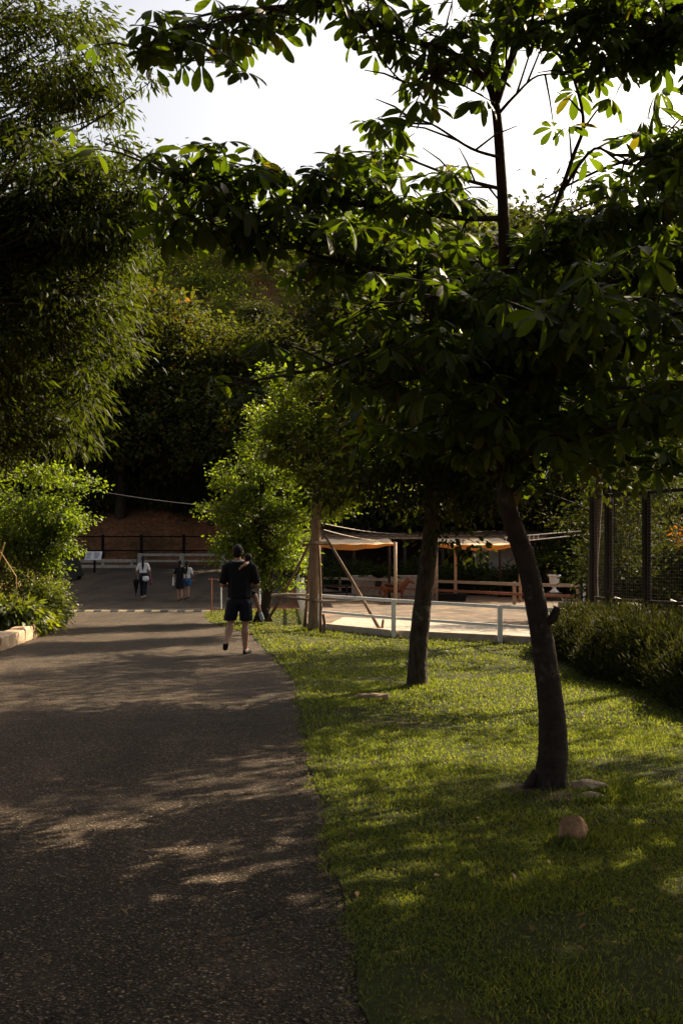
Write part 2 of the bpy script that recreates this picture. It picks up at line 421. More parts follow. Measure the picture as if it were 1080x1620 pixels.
def make_tree(name, label, trunk, ell, nclump, nleaf, cr, L, W, leafm, barkm, seed, droop=.3, group=None, tmpl=LEAF4,
              limb_every=6, inner=.45, extra=None, tr_n=10, loc=None, keep=None, upb=.6, limb_r=.028, cat='tree'):
    """trunk: list of (x,y,z,r) world points; returns the Empty with trunk and crown children (kept relative to its base)"""
    rng = np.random.default_rng(seed)
    base = Vector(trunk[0][:3]) if loc is None else Vector(loc)
    root = empty(name, base, label, cat, group)
    B = np.array(base)
    mb = MB(); r2 = random.Random(seed)
    tp = smooth_path(trunk, 5)
    mb.tube([Vector(p[:3]) - base for p in tp], [p[3] for p in tp], tr_n, wob=.05, rng=r2)
    cs, od = clumps_in(ell, nclump // 3, rng, inner)
    k3 = rng.integers(0, len(cs), nclump)                      # sub-clumps strung round the main ones: ragged outline
    sp = rng.normal(size=(nclump, 3)) * np.array([1, 1, .5]) * cr * 2.1
    cs = np.concatenate([cs, cs[k3] + sp]); od = np.concatenate([od, od[k3]])
    if keep is not None:
        k = keep(cs); cs = cs[k]; od = od[k]
    upper = [p for p in tp if p[2] > trunk[0][2] + .5 * (trunk[-1][2] - trunk[0][2])] or tp
    for i in range(0, len(cs), limb_every):
        c = cs[i]
        best = min(upper, key=lambda p: abs((c[2] - p[2]) - .45 * math.hypot(c[0] - p[0], c[1] - p[1])) + .15 * np.linalg.norm(c - p[:3]) + r2.random() * .4)
        path = limb_path(best[:3], c, rng)
        r0 = min(best[3] * .5, limb_r * (.6 + .4 * np.linalg.norm(c - best[:3])))
        mb.tube([p - base for p in path], [r0 * (1 - .85 * t / 5) for t in range(6)], 5, cap=False)
    mb.build('trunk', barkm, root, True)
    parts = [crown_geo(cs, od, nleaf, cr, L, W, droop, rng, tmpl, upb=upb)]
    V, fs = join_geo(parts)
    obj_np('crown', V - B, fs, leafm, root)
    return root
def copy_tree_obj(root, loc, rz, s, label, group=None, sz=None):
    r = root.copy(); COL.objects.link(r); r.location = loc; r.rotation_euler = (0, 0, rz); r.scale = (s, s, sz or s)
    r['label'] = label
    if group: r['group'] = group
    for ch in list(root.children):
        c = ch.copy(); COL.objects.link(c); c.parent = r
    return r

# ------------------------------------------------------------------ setting
def grid_sheet(name, rows, mat, off, kind='structure'):
    """rows: list of (y, x0, x1, n)"""
    n = rows[0][3]; V = []; 
    for y, x0, x1, _ in rows:
        xs = np.linspace(x0, x1, n); V.append(np.stack([xs, np.full(n, y), g(xs, np.full(n, y)) + off], 1))
    V = np.concatenate(V); q = []
    for i in range(len(rows) - 1):
        a = np.arange(n - 1) + i * n
        q.append(np.stack([a, a + 1, a + 1 + n, a + n], 1))
    o = obj_np(name, V, [np.concatenate(q)], mat, smooth=True); o['kind'] = kind
    return o

xs = np.concatenate([np.linspace(-900, -60, 14), np.linspace(-55, 55, 111), np.linspace(60, 900, 14)])
ys = np.concatenate([np.linspace(-300, -20, 8), np.linspace(-15, 50, 66), np.linspace(50.5, 75, 50), np.linspace(76, 125, 50), np.linspace(135, 1500, 20)])
XX, YY = np.meshgrid(xs, ys); ZZ = g(XX, YY)
ZZ = np.where(YY > 56, ZZ + .10 * np.sin(XX * 2.1 + YY) + .08 * np.sin(YY * 2.7 - XX * 1.3), ZZ)
nx = len(xs); idx = np.arange(len(ys) * nx).reshape(len(ys), nx)
q = np.stack([idx[:-1, :-1], idx[:-1, 1:], idx[1:, 1:], idx[1:, :-1]], -1).reshape(-1, 4)
o = obj_np('ground', np.stack([XX, YY, ZZ], -1).reshape(-1, 3), [q], M['soil'], smooth=True); o['kind'] = 'structure'

RE = np.array([(-6, .55), (0, .35), (3.5, .12), (5, 0.0), (7, -.13), (8.7, -.26), (10.5, -.38), (13.1, -.54), (15, -.80), (17, -1.1), (19, -1.42), (21.2, -1.75), (23, -2.3), (25.3, -3.05), (28, -3.55), (31.5, -3.75), (32.5, -3.3), (34, -2.4), (36, -2.0), (42, -2.1), (56, -1.8)])
LE = np.array([(-6, -6.4), (10, -5.9), (17.6, -5.52), (21.2, -5.88), (24, -6.25), (27, -6.95), (30.5, -8.0), (33.5, -8.9), (35, -10.5), (38, -15), (42, -19), (56, -20)])
def redge(y): return np.interp(y, RE[:, 0], RE[:, 1]) + .018 * np.sin(np.asarray(y) * 3.1) + .015 * np.sin(np.asarray(y) * 7.7 + 1)
def ledge(y): return np.interp(y, LE[:, 0], LE[:, 1])
grid_sheet('road', [(y, float(ledge(y)), float(redge(y)) + .12, 28) for y in np.linspace(-6, 55.5, 190)], M['asphalt'], .004)
# front fence line of the riding ring and picket line
FC = np.array([(-.62, 23.6), (-.46, 22.5), (.98, 20.3), (2.79, 19.0), (4.03, 18.0), (6.5, 16.6)])
def fence_y(x): return np.interp(x, FC[:, 0], FC[:, 1])
def fence_x(y): return np.interp(-np.asarray(y), -FC[:, 1], FC[:, 0])
PK0 = Vector((-.78, 24.6, 0)); PK1 = Vector((-1.63, 39.7, 0))
def picket_x(y): return np.interp(y, [23.6, 24.6, 39.7, 50], [-.62, -.78, -1.63, -1.9])
def lawn_right(y):
    return np.where(y < 18.0, 6.6, np.where(y < 23.6, fence_x(y), picket_x(y)))
rows = [(y, float(redge(y)) - .02, float(lawn_right(y)), 30) for y in np.concatenate([np.linspace(-6, 17.9, 90), np.linspace(18, 31.8, 60)])]
grid_sheet('lawn', rows, M['lawn_soil'], .014)
rows = [(y, float(fence_x(y)) if y < 23.6 else float(picket_x(y)), 12.0, 24) for y in np.linspace(17.0, 46, 70)]
grid_sheet('riding_ring_sand', rows, M['arena_soil'], .02)
V = []; q = []; 
for i, x in enumerate(np.linspace(-.45, 5.2, 30)):
    y0 = float(fence_y(x)) + .1; wd = 4.6 + .4 * math.sin(x * 1.7)
    for k in range(8):
        yy = y0 + wd * k / 7; xx = x + .25 * k / 7 * 2; V.append((xx, yy, G(xx, yy) + .045))
for i in range(29):
    for k in range(7): q.append((i * 8 + k, (i + 1) * 8 + k, (i + 1) * 8 + k + 1, i * 8 + k + 1))
o = obj_np('gravel_path', np.array(V), [np.array(q)], M['gravel'], smooth=True); o['kind'] = 'structure'

# ------------------------------------------------------------------ grass
rng = np.random.default_rng(5)
def grass_zone(y0, y1, dens, L, W, x1max):
    n = int(dens * (y1 - y0) * 5.0)
    y = rng.uniform(y0, y1, n); x = rng.uniform(-4.3, x1max, n)
    e = redge(y); ok = (x > e - .05 + rng.normal(size=n) * .045) & (x < lawn_right(y) - .12)
    ok &= (np.abs(x) < .335 * y + .35)
    tuft = .5 + .5 * np.sin(x * 3.3 + np.sin(y * 2.1) * 2) * np.sin(y * 2.7 + x)
    ok &= rng.random(n) < (.55 + .45 * tuft)
    wear = np.sin(x * 1.3 + 2.2 * np.sin(y * .7)) + np.sin(y * 1.9 - x * .8 + 1.4) + .6 * np.sin(x * 5.1 + y * 3.7) + .5 * np.sin(y * 7.3 - x * 6.1)
    ok &= rng.random(n) < np.where(wear > 1.75, .25, np.where(wear > 1.3, .65, 1.0))             # thin, worn spots
    ok &= (x > e + .045 * np.sin(y * 4.3) + .04 * np.sin(y * 9.1 + 2) - .05) | (rng.random(n) < .22)   # ragged margin
    # bare earth round the tree foot
    ok &= ~(((x - 1.33) ** 2 + (y - 6.9) ** 2 < (.38 + .08 * np.sin(x * 19 + y * 7)) ** 2) & (rng.random(n) < .62))
    ok &= ~(((x + .85) ** 2 / 1.4 + (y - 26.0) ** 2 / 6 < 1) & (rng.random(n) < .7))
    x = x[ok]; y = y[ok]; n = len(x)
    Pn = np.stack([x, y, g(x, y) + .012], 1)
    D = np.stack([rng.normal(size=n) * .55, rng.normal(size=n) * .55, rng.uniform(.45, 1.1, n)], 1)
    N = np.stack([rng.normal(size=n), rng.normal(size=n), rng.uniform(0, .6, n)], 1)
    s = rng.uniform(.5, 1.25, n) * (.8 + .35 * tuft[ok])
    return leaves(Pn, D, N, L * s, W * rng.uniform(.7, 1.3, n), LEAF2)
parts = [grass_zone(3.2, 6.0, 14500, .028, .0048, 2.4), grass_zone(6.0, 9.5, 7500, .032, .0068, 3.6),
         grass_zone(9.5, 14.5, 2800, .040, .011, 5.2), grass_zone(14.5, 31.5, 1100, .045, .018, 6.2)]
def tufts(spots):
    out = []
    for cx, cy, rx, ry, n, L in spots:
        x = cx + rng.normal(size=n) * rx; y = cy + rng.normal(size=n) * ry
        Pn = np.stack([x, y, g(x, y) + .012], 1)
        D = np.stack([rng.normal(size=n) * .45, rng.normal(size=n) * .45, rng.uniform(.6, 1.1, n)], 1)
        out.append(leaves(Pn, D, rng.normal(size=(n, 3)), L * rng.uniform(.5, 1.3, n), .0065 * rng.uniform(.7, 1.3, n), LEAF2))
    return out
parts += tufts([(1.16, 5.66, .035, .02, 110, .058), (1.34, 5.67, .035, .02, 120, .06), (1.25, 5.56, .08, .03, 140, .055), (1.58, 6.62, .14, .035, 260, .06), (1.72, 6.9, .06, .08, 150, .07), (1.50, 6.86, .10, .03, 120, .05), (1.15, 6.78, .12, .05, 130, .05),
                (.33, 11.33, .16, .03, 220, .05), (.85, 12.42, .13, .05, 200, .06), (1.0, 12.5, .06, .06, 90, .06), (-.5, 22.3, .3, .2, 160, .09)])
for t_ in np.linspace(0, 1, 40):                                                                  # longer grass along the kerb
    xx = -.4 + 4.2 * t_; parts += tufts([(xx, float(fence_y(xx)) - .12, .06, .04, 16, .075)])
V, fs = join_geo(parts)
o = obj_np('grass', V, fs, M['grass']); tag(o, 'short mown grass blades covering the lawn beside the road', 'grass', kind='stuff')

# ------------------------------------------------------------------ the near tree with big hand-shaped leaves
def make_rosette(name, seed, nl=6, Ll=.145, Wl=.115, droop=.35, spread=1.0):
    r = np.random.default_rng(seed); Pn = []; D = []; N = []; Ls = []
    for k in range(nl):
        a = 2 * math.pi * k / nl * .92 + r.normal() * .12
        d = np.array([math.cos(a), math.sin(a), -droop + r.normal() * .18])
        Pn.append(d * .018); D.append(d); N.append([r.normal() * .2, r.normal() * .2, 1.0]); Ls.append(Ll * r.uniform(.74, 1.16))
    Ls = np.array(Ls)
    V, fs = leaves(np.array(Pn), np.array(D), np.array(N), Ls, Ls * (Wl / Ll) * 1.0, LEAFBIG)
    return V, fs
ROS = [make_rosette('leaf', s, n, droop=d) for s, n, d in ((1, 6, .25), (2, 7, .5), (3, 6, .8), (4, 5, .35), (5, 7, .15), (6, 6, 1.3), (7, 6, .6), (8, 5, .3), (10, 7, .4))]
ROS_ME = [mesh_np('leaf', V, fs, M['leaf_big'], True) for V, fs in ROS]
LNG = [make_rosette('leaf', s, n, .21, .105, d) for s, n, d in ((11, 6, 1.6), (12, 7, 2.4), (13, 5, 1.1), (14, 6, 3.5))]
LNG_ME = [mesh_np('leaf', V, fs, M['leaf_big'], True) for V, fs in LNG]

def rosette_matrix(p, up, rz, s):
    up = Vector(up).normalized(); x = Vector((math.cos(rz), math.sin(rz), 0)); x = (x - up * x.dot(up)).normalized(); y = up.cross(x)
    return Matrix.Translation(p) @ Matrix((x, y, up)).transposed().to_4x4() @ Matrix.Scale(s, 4)
def to_px(p):
    return 540 + p[0] / p[1] * F, HZ - (p[2] - EYE) / p[1] * F

SKYGAPS = [  # (x0,x1,y0,y1) in photo pixels, kept free of leaves
    (150, 560, 118, 222), (395, 575, 62, 222), (560, 640, 100, 150), (640, 775, 172, 262), (815, 925, 205, 330), (930, 985, 210, 268), (742, 782, 255, 305), (806, 850, 60, 150), (770, 822, 130, 425), (842, 905, 130, 190), (1000, 1060, 150, 200), (955, 990, 120, 150), (820, 880, 330, 345), (960, 1010, 190, 215), (575, 640, 150, 180), (700, 740, 120, 150),
    (150, 205, 0, 300), (150, 255, 300, 420), (0, 330, 420, 600), (300, 470, 395, 470), (260, 420, 480, 590), (225, 330, 585, 690), (300, 560, 615, 760), (430, 530, 560, 1000)]
def in_gap(p, gaps=SKYGAPS):
    if p[1] < .5: return False
    x, y = to_px(p)
    return any(a < x < b and c < y < d for a, b, c, d in gaps)

def build_big_tree(name, label, trunk, branches, meshes, geos, seed, per_m, twig, cat='tree', gaps=SKYGAPS, nobj=300, ymin=780, size=(.68, 1.06), upz=1.0, name_stub=None):
    r = random.Random(seed); base = Vector(trunk[0][:3]); root = empty(name, base, label, cat)
    tp = smooth_path(trunk, 6)
    mb = MB(); mb.tube([Vector(p[:3]) - base for p in tp], [p[3] for p in tp], 18, wob=.025, rng=r)
    # root flare
    for k in range(6):
        a = 2 * math.pi * k / 6 + .3; rr = tp[0][3]
        d = Vector((math.cos(a), math.sin(a), 0))
        mb.tube([d * rr * .5 + Vector((0, 0, .16)), d * rr * .95 + Vector((0, 0, .06)), d * rr * (1.4 + .6 * r.random()) + Vector((0, 0, -.02))], [.035, .032, .012], 7)
    if name_stub:
        q0 = Vector(name_stub) - base
        mb.tube([q0, q0 + Vector((.05, -.02, .035)), q0 + Vector((.075, -.03, .10))], [.036, .03, .022], 8, wob=.12, rng=r)
    mb.build('trunk', M['bark_smooth'], root, True)
    ros = []                                   # (matrix, variant)
    for pts, r0, dens in branches:
        bp = [Vector(p) for p in smooth_path(pts, 5)]
        n = len(bp); b = MB(); b.tube([p - base for p in bp], [max(.005, r0 * (1 - .8 * i / n)) for i in range(n)], 8, wob=.06, rng=r)
        acc = 0
        for i in range(1, n):
            seg = (bp[i] - bp[i - 1]); acc += seg.length * per_m * dens
            while acc >= 1:
                acc -= 1
                t = i / n
                if t < .12 and r.random() < .6: continue
                d = Vector((r.gauss(0, 1), r.gauss(0, 1), r.gauss(.12, .30))) + seg.normalized() * .7
                d.normalize(); L = twig * r.uniform(.35, 1.25)
                p0 = bp[i - 1].lerp(bp[i], r.random()); p1 = p0 + d * L
                mid = p0.lerp(p1, .5) + Vector((0, 0, .06 * L))
                tips = [p1] + ([mid + Vector((r.gauss(0, .08), r.gauss(0, .08), r.gauss(.02, .06)))] if r.random() < .6 else [])
                tips += [p1 + Vector((r.gauss(0, .10), r.gauss(0, .10), r.gauss(0, .07)))] if r.random() < .75 else []
                tips = [q for q in tips if not in_gap(q, gaps) and not (to_px(q)[1] > ymin) and q.y > 3.0]
                if not tips: continue
                b.tube([p0 - base, mid - base, p1 - base], [.008, .006, .003], 5, cap=False)
                for q in tips[1:]: b.tube([p1.lerp(mid, .3) - base, q - base], [.004, .002], 4, cap=False)
                for q in tips:
                    up = Vector((r.gauss(0, .45), r.gauss(0, .45), upz)) + d * .4
                    ros.append((rosette_matrix(q, up, r.uniform(0, 6.28), r.uniform(*size)), r.randrange(len(meshes))))
        b.build('branch', M['bark_smooth'], root, True)
    def key(m):
        p = m[0].translation; x, y = to_px(p)
        return (0 if (-30 < x < 1110 and -30 < y < 900) else 1, p.y)
    ros.sort(key=key)
    inv = Matrix.Translation(-base)
    for mtx, k in ros[:nobj]:
        o = bpy.data.objects.new('leaf', meshes[k]); COL.objects.link(o); o.parent = root; o.matrix_local = inv @ mtx
    parts = []
    for mtx, k in ros[nobj:]:
        V, fs = geos[k]; A = np.array(inv @ mtx)
        parts.append((V @ A[:3, :3].T + A[:3, 3], fs))
    if parts:
        V, fs = join_geo(parts); o = obj_np('foliage', V, fs, M['leaf_big'], root, True); o['kind'] = 'stuff'
    print(name, 'rosettes', len(ros))
    return root

def PP(lst): return [tuple(P(*p)) for p in lst]
tb = [(864, 1262, 7.04, .150), (868, 1242, 7.03, .110), (873, 1205, 7.02, .100), (874, 1160, 7.02, .092), (869, 1100, 7.0, .082), (855, 1000, 7.0, .072), (836, 905, 7.0, .066), (815, 840, 7.0, .062),
      (801, 790, 7.0, .058), (797, 700, 7.0, .051), (799, 600, 7.0, .046), (797, 480, 7.0, .041), (797, 380, 7.0, .038), (793, 290, 7.0, .034), (787, 200, 7.0, .031), (783, 165, 7.0, .030)]
trunk = [(*P(a, b_, c_), r_) for a, b_, c_, r_ in tb]
br = [
    (PP([(783, 168, 7), (770, 130, 6.95), (735, 95, 6.9), (690, 78, 6.8), (620, 50, 6.6), (540, 15, 6.4), (430, 12, 6.2), (350, 36, 6.05), (285, 78, 5.95), (235, 82, 5.9), (212, 74, 5.88)]), .024, 1.45),
    (PP([(783, 166, 7), (800, 115, 7), (822, 55, 7.05), (840, -40, 7.1), (830, -220, 7.2)]), .030, 1.3),
    (PP([(780, 160, 7), (772, 110, 7.1), (785, 50, 7.3), (770, -60, 7.5), (720, -180, 7.7)]), .018, .9),
    (PP([(797, 470, 7), (740, 450, 6.9), (660, 440, 6.7), (590, 425, 6.55), (530, 412, 6.4), (485, 398, 6.3), (415, 373, 6.15), (355, 342, 6.05), (310, 350, 6)]), .022, 2.1),
    (PP([(795, 345, 7), (730, 345, 6.9), (640, 330, 6.75), (560, 322, 6.6), (490, 301, 6.4), (425, 283, 6.3), (345, 290, 6.2), (290, 286, 6.1), (240, 262, 6), (212, 250, 5.95)]), .020, 2.1),
    (PP([(799, 500, 7), (730, 500, 6.8), (661, 516, 6.6), (610, 545, 6.5), (568, 561, 6.4), (513, 582, 6.25), (447, 594, 6.15), (380, 606, 6), (335, 612, 5.95)]), .018, 1.0),
    (PP([(797, 445, 7), (835, 395, 6.95), (872, 340, 6.9), (905, 250, 6.9), (922, 197, 6.9), (910, 135, 6.9), (890, 95, 6.9), (835, 50, 6.9)]), .020, .55),
    (PP([(910, 130, 6.9), (940, 105, 6.8), (975, 85, 6.7), (1050, 60, 6.6), (1120, 70, 6.5)]), .012, 2.5),
    (PP([(788, 180, 7), (815, 150, 6.9), (850, 120, 6.8), (900, 118, 6.8)]), .012, .8),
    (PP([(890, 300, 6.9), (940, 235, 6.9), (990, 260, 6.9), (1060, 250, 7.0), (1120, 200, 7.1)]), .012, 2.0),
    (PP([(797, 395, 7), (870, 385, 6.7), (960, 360, 6.4), (1060, 330, 6.2), (1150, 320, 6.1)]), .020, 1.6),
    (PP([(797, 560, 7), (870, 500, 6.9), (960, 450, 6.8), (1060, 420, 6.7), (1150, 400, 6.6)]), .022, 1.7),
    (PP([(799, 640, 7), (880, 600, 7.2), (980, 560, 7.3), (1080, 540, 7.4)]), .020, 1.4),
    (PP([(800, 700, 7), (880, 660, 6.8), (980, 650, 6.6), (1090, 620, 6.5)]), .020, 1.4),
    (PP([(801, 785, 7), (860, 730, 6.9), (950, 710, 6.8), (1010, 735, 6.7), (1100, 760, 6.6)]), .020, 1.2),
    (PP([(800, 770, 7), (740, 720, 6.9), (680, 690, 6.8), (610, 690, 6.7)]), .016, 1.2),
    (PP([(799, 620, 7), (720, 600, 6.8), (640, 600, 6.6), (580, 620, 6.4)]), .016, 1.5),
    (PP([(799, 520, 7), (750, 480, 6.4), (690, 470, 6.0), (620, 480, 5.7)]), .016, 1.1),
    (PP([(799, 600, 7), (830, 560, 6.2), (880, 520, 5.5), (930, 480, 5.0)]), .016, 1.3),
    (PP([(797, 300, 7), (720, 280, 7.4), (640, 250, 7.8), (590, 240, 8)]), .014, 1.2),
    (PP([(797, 440, 7), (740, 420, 7.8), (660, 400, 8.6), (560, 400, 9.2)]), .018, 1.6),
    (PP([(797, 420, 7), (850, 430, 7.9), (930, 420, 8.8), (1010, 400, 9.4)]), .018, 1.6),
    (PP([(799, 560, 7), (760, 580, 8.0), (690, 560, 8.8), (600, 520, 9.4)]), .018, 1.4),
    (PP([(799, 650, 7), (850, 640, 8.0), (940, 600, 9.0), (1020, 580, 9.6)]), .018, 1.4),
    (PP([(795, 250, 7), (745, 235, 6.8), (680, 195, 6.6), (640, 190, 6.5)]), .012, 1.3),
    (PP([(800, 740, 7), (860, 700, 6.3), (940, 690, 5.8), (1040, 640, 5.5), (1120, 600, 5.3)]), .018, 1.3),
    (PP([(799, 660, 7), (860, 580, 6.4), (960, 540, 6.0), (1060, 500, 5.7)]), .018, 1.4),
    (PP([(800, 720, 7), (760, 660, 6.3), (700, 620, 5.9), (640, 560, 5.7)]), .016, 1.1),
    (PP([(800, 700, 7), (740, 660, 7.8), (660, 650, 8.6), (590, 640, 9.2)]), .018, 1.4),
    (PP([(835, 50, 6.9), (900, 20, 6.8), (980, 25, 6.7), (1090, 10, 6.6)]), .012, 2.5),
    (PP([(735, 95, 6.9), (690, 120, 6.8), (640, 130, 6.7), (600, 90, 6.6)]), .010, 1.5),
]
near_tree = build_big_tree('broadleaf_tree', 'dark leaning tree with large hand-shaped leaves in the foreground lawn, framing the picture', trunk, br, ROS_ME, ROS, 7, 15.0, .36, name_stub=P(862, 985, 6.98))

# neighbour tree standing right of the frame, its drooping long leaves hang into the picture
T2 = Vector((4.1, 7.7, 0))
def rb(*pts): return [tuple(T2 + Vector(p)) for p in pts]
tr2 = [(*(T2 + Vector(p)), r_) for p, r_ in (((0, 0, -.03), .17), ((.05, 0, .8), .13), ((-.05, .05, 2.0), .11), ((-.1, 0, 3.2), .085), ((0, 0, 4.6), .06), ((.1, .1, 6.0), .035))]
rr = random.Random(3); br2 = []
for k in range(5):
    z = 3.0 + .3 * k; d = Vector((-1, -.5 + .22 * k, 0)).normalized(); br2.append((rb((0, 0, z), tuple(d * 1.1 + Vector((0, 0, z + .2))), tuple(d * 2.0 + Vector((0, 0, z + .2))), tuple(d * 2.6 + Vector((0, 0, z)))), .022, 1.3))
for k in range(22):
    z = 2.0 + 3.7 * k / 21; a = k * 2.4 + .4; ln = 2.9 - .32 * max(0, z - 3.4)
    d = Vector((math.cos(a), math.sin(a), 0))
    if d.x < 0: d *= 1.12
    br2.append((rb((0, 0, z), tuple(d * ln * .4 + Vector((0, 0, z + .25))), tuple(d * ln * .75 + Vector((0, 0, z + .30))), tuple(d * ln + Vector((0, 0, z + .10)))), .026, 1.2))
build_big_tree('broadleaf_tree', 'tree with long drooping leaves leaning in at the right edge of the picture', tr2, br2, LNG_ME, LNG, 21, 6.4, .5,
               gaps=[(805, 1010, 100, 345), (930, 1040, 215, 300), (300, 870, -50, 800), (870, 1080, 780, 1000)], size=(.8, 1.15), ymin=800)

# ------------------------------------------------------------------ other trees
def E(px, py, Y, rx, ry, rd, wgt=None):
    s = Y / F; c = P(px, py, Y); e = (tuple(c), (rx * s, rd, ry * s))
    return e if wgt is None else (*e, wgt)
def keep_px(test):
    def f(cs):
        x = 540 + cs[:, 0] / cs[:, 1] * F; y = HZ - (cs[:, 2] - EYE) / cs[:, 1] * F
        return test(x, y)
    return f
# left tree with narrow hanging leaves
make_tree('willow_leaf_tree', 'tall feathery tree with narrow hanging leaves filling the left side',
          [(-6.6, 14.5, G(-6.6, 14.5) - .03, .24), (-6.4, 14.4, 1.5, .2), (-6.0, 14.2, 3.5, .16), (-5.6, 14.0, 6, .11), (-5.2, 14, 8.6, .05), (-5.0, 14, 10.5, .02)],
          [E(40, 90, 14, 150, 170, 1.4, .55), E(150, 330, 13.5, 150, 90, 1.1, .7), E(60, 360, 14, 190, 150, 1.6, 1.3), E(60, 560, 14, 160, 180, 1.6, 1.6), E(-120, 420, 14, 200, 420, 2.0, 2.0), E(190, 500, 13.5, 70, 40, .7, .16), E(-160, -60, 14, 220, 150, 1.6, .4)],
          900, 74, .145, .115, .027, M['leaf_narrow'], M['bark_dark'], 11, droop=.8, limb_every=3, inner=.2, upb=.2, limb_r=.018,
          keep=keep_px(lambda x, y: ~((x > 205) & (y > 380) & (y < 470)) & ~((y < 60) & (x > 175)) & ~((x > 215) & (y > 420)) & ~((x > 150) & (y > 590)) & ~((x > 90) & (y > 715)) & (y < 760)))
# second trunk in the lawn
make_tree('lawn_tree', 'straight rough-barked tree standing in the middle of the lawn behind the leaning tree',
          [(*P(660, 1090, 12.6), .135), (*P(660, 1050, 12.6), .118), (*P(665, 980, 12.6), .108), (*P(675, 900, 12.6), .10), (*P(683, 820, 12.6), .092), (*P(690, 700, 12.6), .08), (*P(695, 560, 12.6), .05), (*P(700, 440, 12.6), .02)],
          [E(690, 650, 12.6, 170, 130, 1.5), E(760, 560, 12.6, 200, 130, 1.6), E(640, 560, 12.6, 120, 90, 1.2), E(720, 760, 12.8, 150, 60, 1.2), E(690, 845, 12.6, 35, 25, .25, .03), E(880, 680, 13, 130, 110, 1.3), E(800, 430, 13, 150, 80, 1.7), E(930, 500, 13.6, 140, 100, 1.7)],
          380, 80, .17, .085, .042, M['leaf_dark'], M['bark_rough'], 12, droop=.4, limb_every=5, inner=.3, tr_n=14)
# dark tree behind the hedge, beside the cage
make_tree('lawn_tree', 'dark-trunked tree behind the hedge at the left post of the cage',
          [(5.0, 21.2, -.03, .13), (4.95, 21.2, 1.2, .10), (5.0, 21.0, 3.0, .085), (4.8, 20.8, 5.0, .05), (4.7, 20.4, 6.6, .02)],
          [((4.7, 20.4, 5.6), (3.0, 2.6, 1.4)), ((3.0, 19.6, 6.4), (1.8, 1.8, 1.0)), ((6.2, 20.6, 6.4), (1.8, 2.0, .8)), ((2.6, 21.0, 4.9), (1.4, 1.4, .8)), ((4.6, 17.4, 6.2), (2.2, 2.0, .9))],
          225, 66, .19, .11, .055, M['leaf_dark'], M['bark_dark'], 16, droop=.4, limb_every=5, inner=.25)
# tree held by poles
make_tree('staked_tree', 'young tree with slim pale trunk held up by a frame of wooden poles',
          [(*P(497, 996, 22.5), .15), (*P(497, 970, 22.5), .125), (*P(499, 880, 22.5), .115), (*P(500, 800, 22.5), .10), (*P(503, 740, 22.5), .085), (*P(507, 650, 22.5), .05), (*P(510, 585, 22.5), .015)],
          [E(505, 612, 22.5, 62, 24, .8), E(455, 640, 22.5, 28, 22, .5), E(570, 640, 22.5, 36, 24, .6), E(480, 685, 22.5, 52, 24, .8), E(548, 695, 22.5, 58, 28, .9), E(500, 745, 22.5, 50, 20, .8), E(572, 755, 22.8, 38, 24, .6), E(525, 800, 22.5, 22, 22, .4), E(450, 720, 22.5, 24, 14, .4)],
          330, 90, .14, .075, .038, M['leaf_fresh'], M['bark_pale'], 13, droop=.25, limb_every=5, inner=.3)
# leafy light-green tree with several stems behind the walker
root = make_tree('leafy_tree', 'bushy light green tree with gnarled low trunk behind the man in black',
          [(*P(416, 984, 25.6), .17), (*P(420, 965, 25.6), .12), (*P(424, 930, 25.6), .13), (*P(422, 890, 25.6), .12), (*P(415, 830, 25.6), .09), (*P(415, 760, 25.6), .05), (*P(420, 690, 25.6), .02)],
          [E(425, 668, 25.6, 24, 24, .5), E(415, 715, 25.6, 40, 30, .8), E(385, 760, 25.6, 42, 26, .7), E(440, 765, 25.6, 48, 34, .9), E(400, 815, 25.6, 60, 32, 1.0), E(462, 825, 25.6, 40, 34, .8), E(366, 800, 25.6, 18, 18, .4), E(366, 850, 25.6, 24, 24, .6), E(395, 870, 25.6, 52, 30, .9), E(455, 880, 25.6, 40, 36, .8), E(425, 910, 25.6, 38, 22, .7), E(485, 790, 25.6, 18, 24, .4)],
          280, 80, .12, .075, .040, M['leaf_fresh'], M['bark_dark'], 14, droop=.2, limb_every=6, inner=.35)
r = random.Random(4); mb = MB()
for a, b_ in ((400, 988), (432, 990), (424, 978)):
    p0 = P(420, 950, 25.6); p1 = P(a, b_, 25.4); mb.tube([p0 - root.location, p0.lerp(p1, .5) - root.location + Vector((r.uniform(-.05, .05), 0, 0)), p1 - root.location], [.06, .05, .04], 7)
mb.build('root', M['bark_dark'], root, True)
# light green tree on the left
make_tree('leafy_tree', 'sunlit yellow-green tree over the planter at the left edge',
          [(-7.6, 23.5, G(-7.6, 23.5) - .03, .11), (-7.5, 23.5, 1.0, .09), (-7.3, 23.4, 2.0, .07), (-7.2, 23.3, 2.9, .03)],
          [E(50, 800, 23, 60, 32, .8), E(98, 806, 23, 28, 28, .6), E(30, 850, 23, 60, 34, .9), E(92, 850, 23, 36, 22, .6), E(-60, 800, 23, 80, 80, 1.2), E(122, 770, 23, 13, 14, .25), E(70, 762, 23, 26, 16, .4), E(60, 880, 23, 40, 14, .5)],
          230, 84, .12, .075, .040, M['leaf_fresh'], M['bark_dark'], 15, droop=.25, limb_every=6, inner=.3)

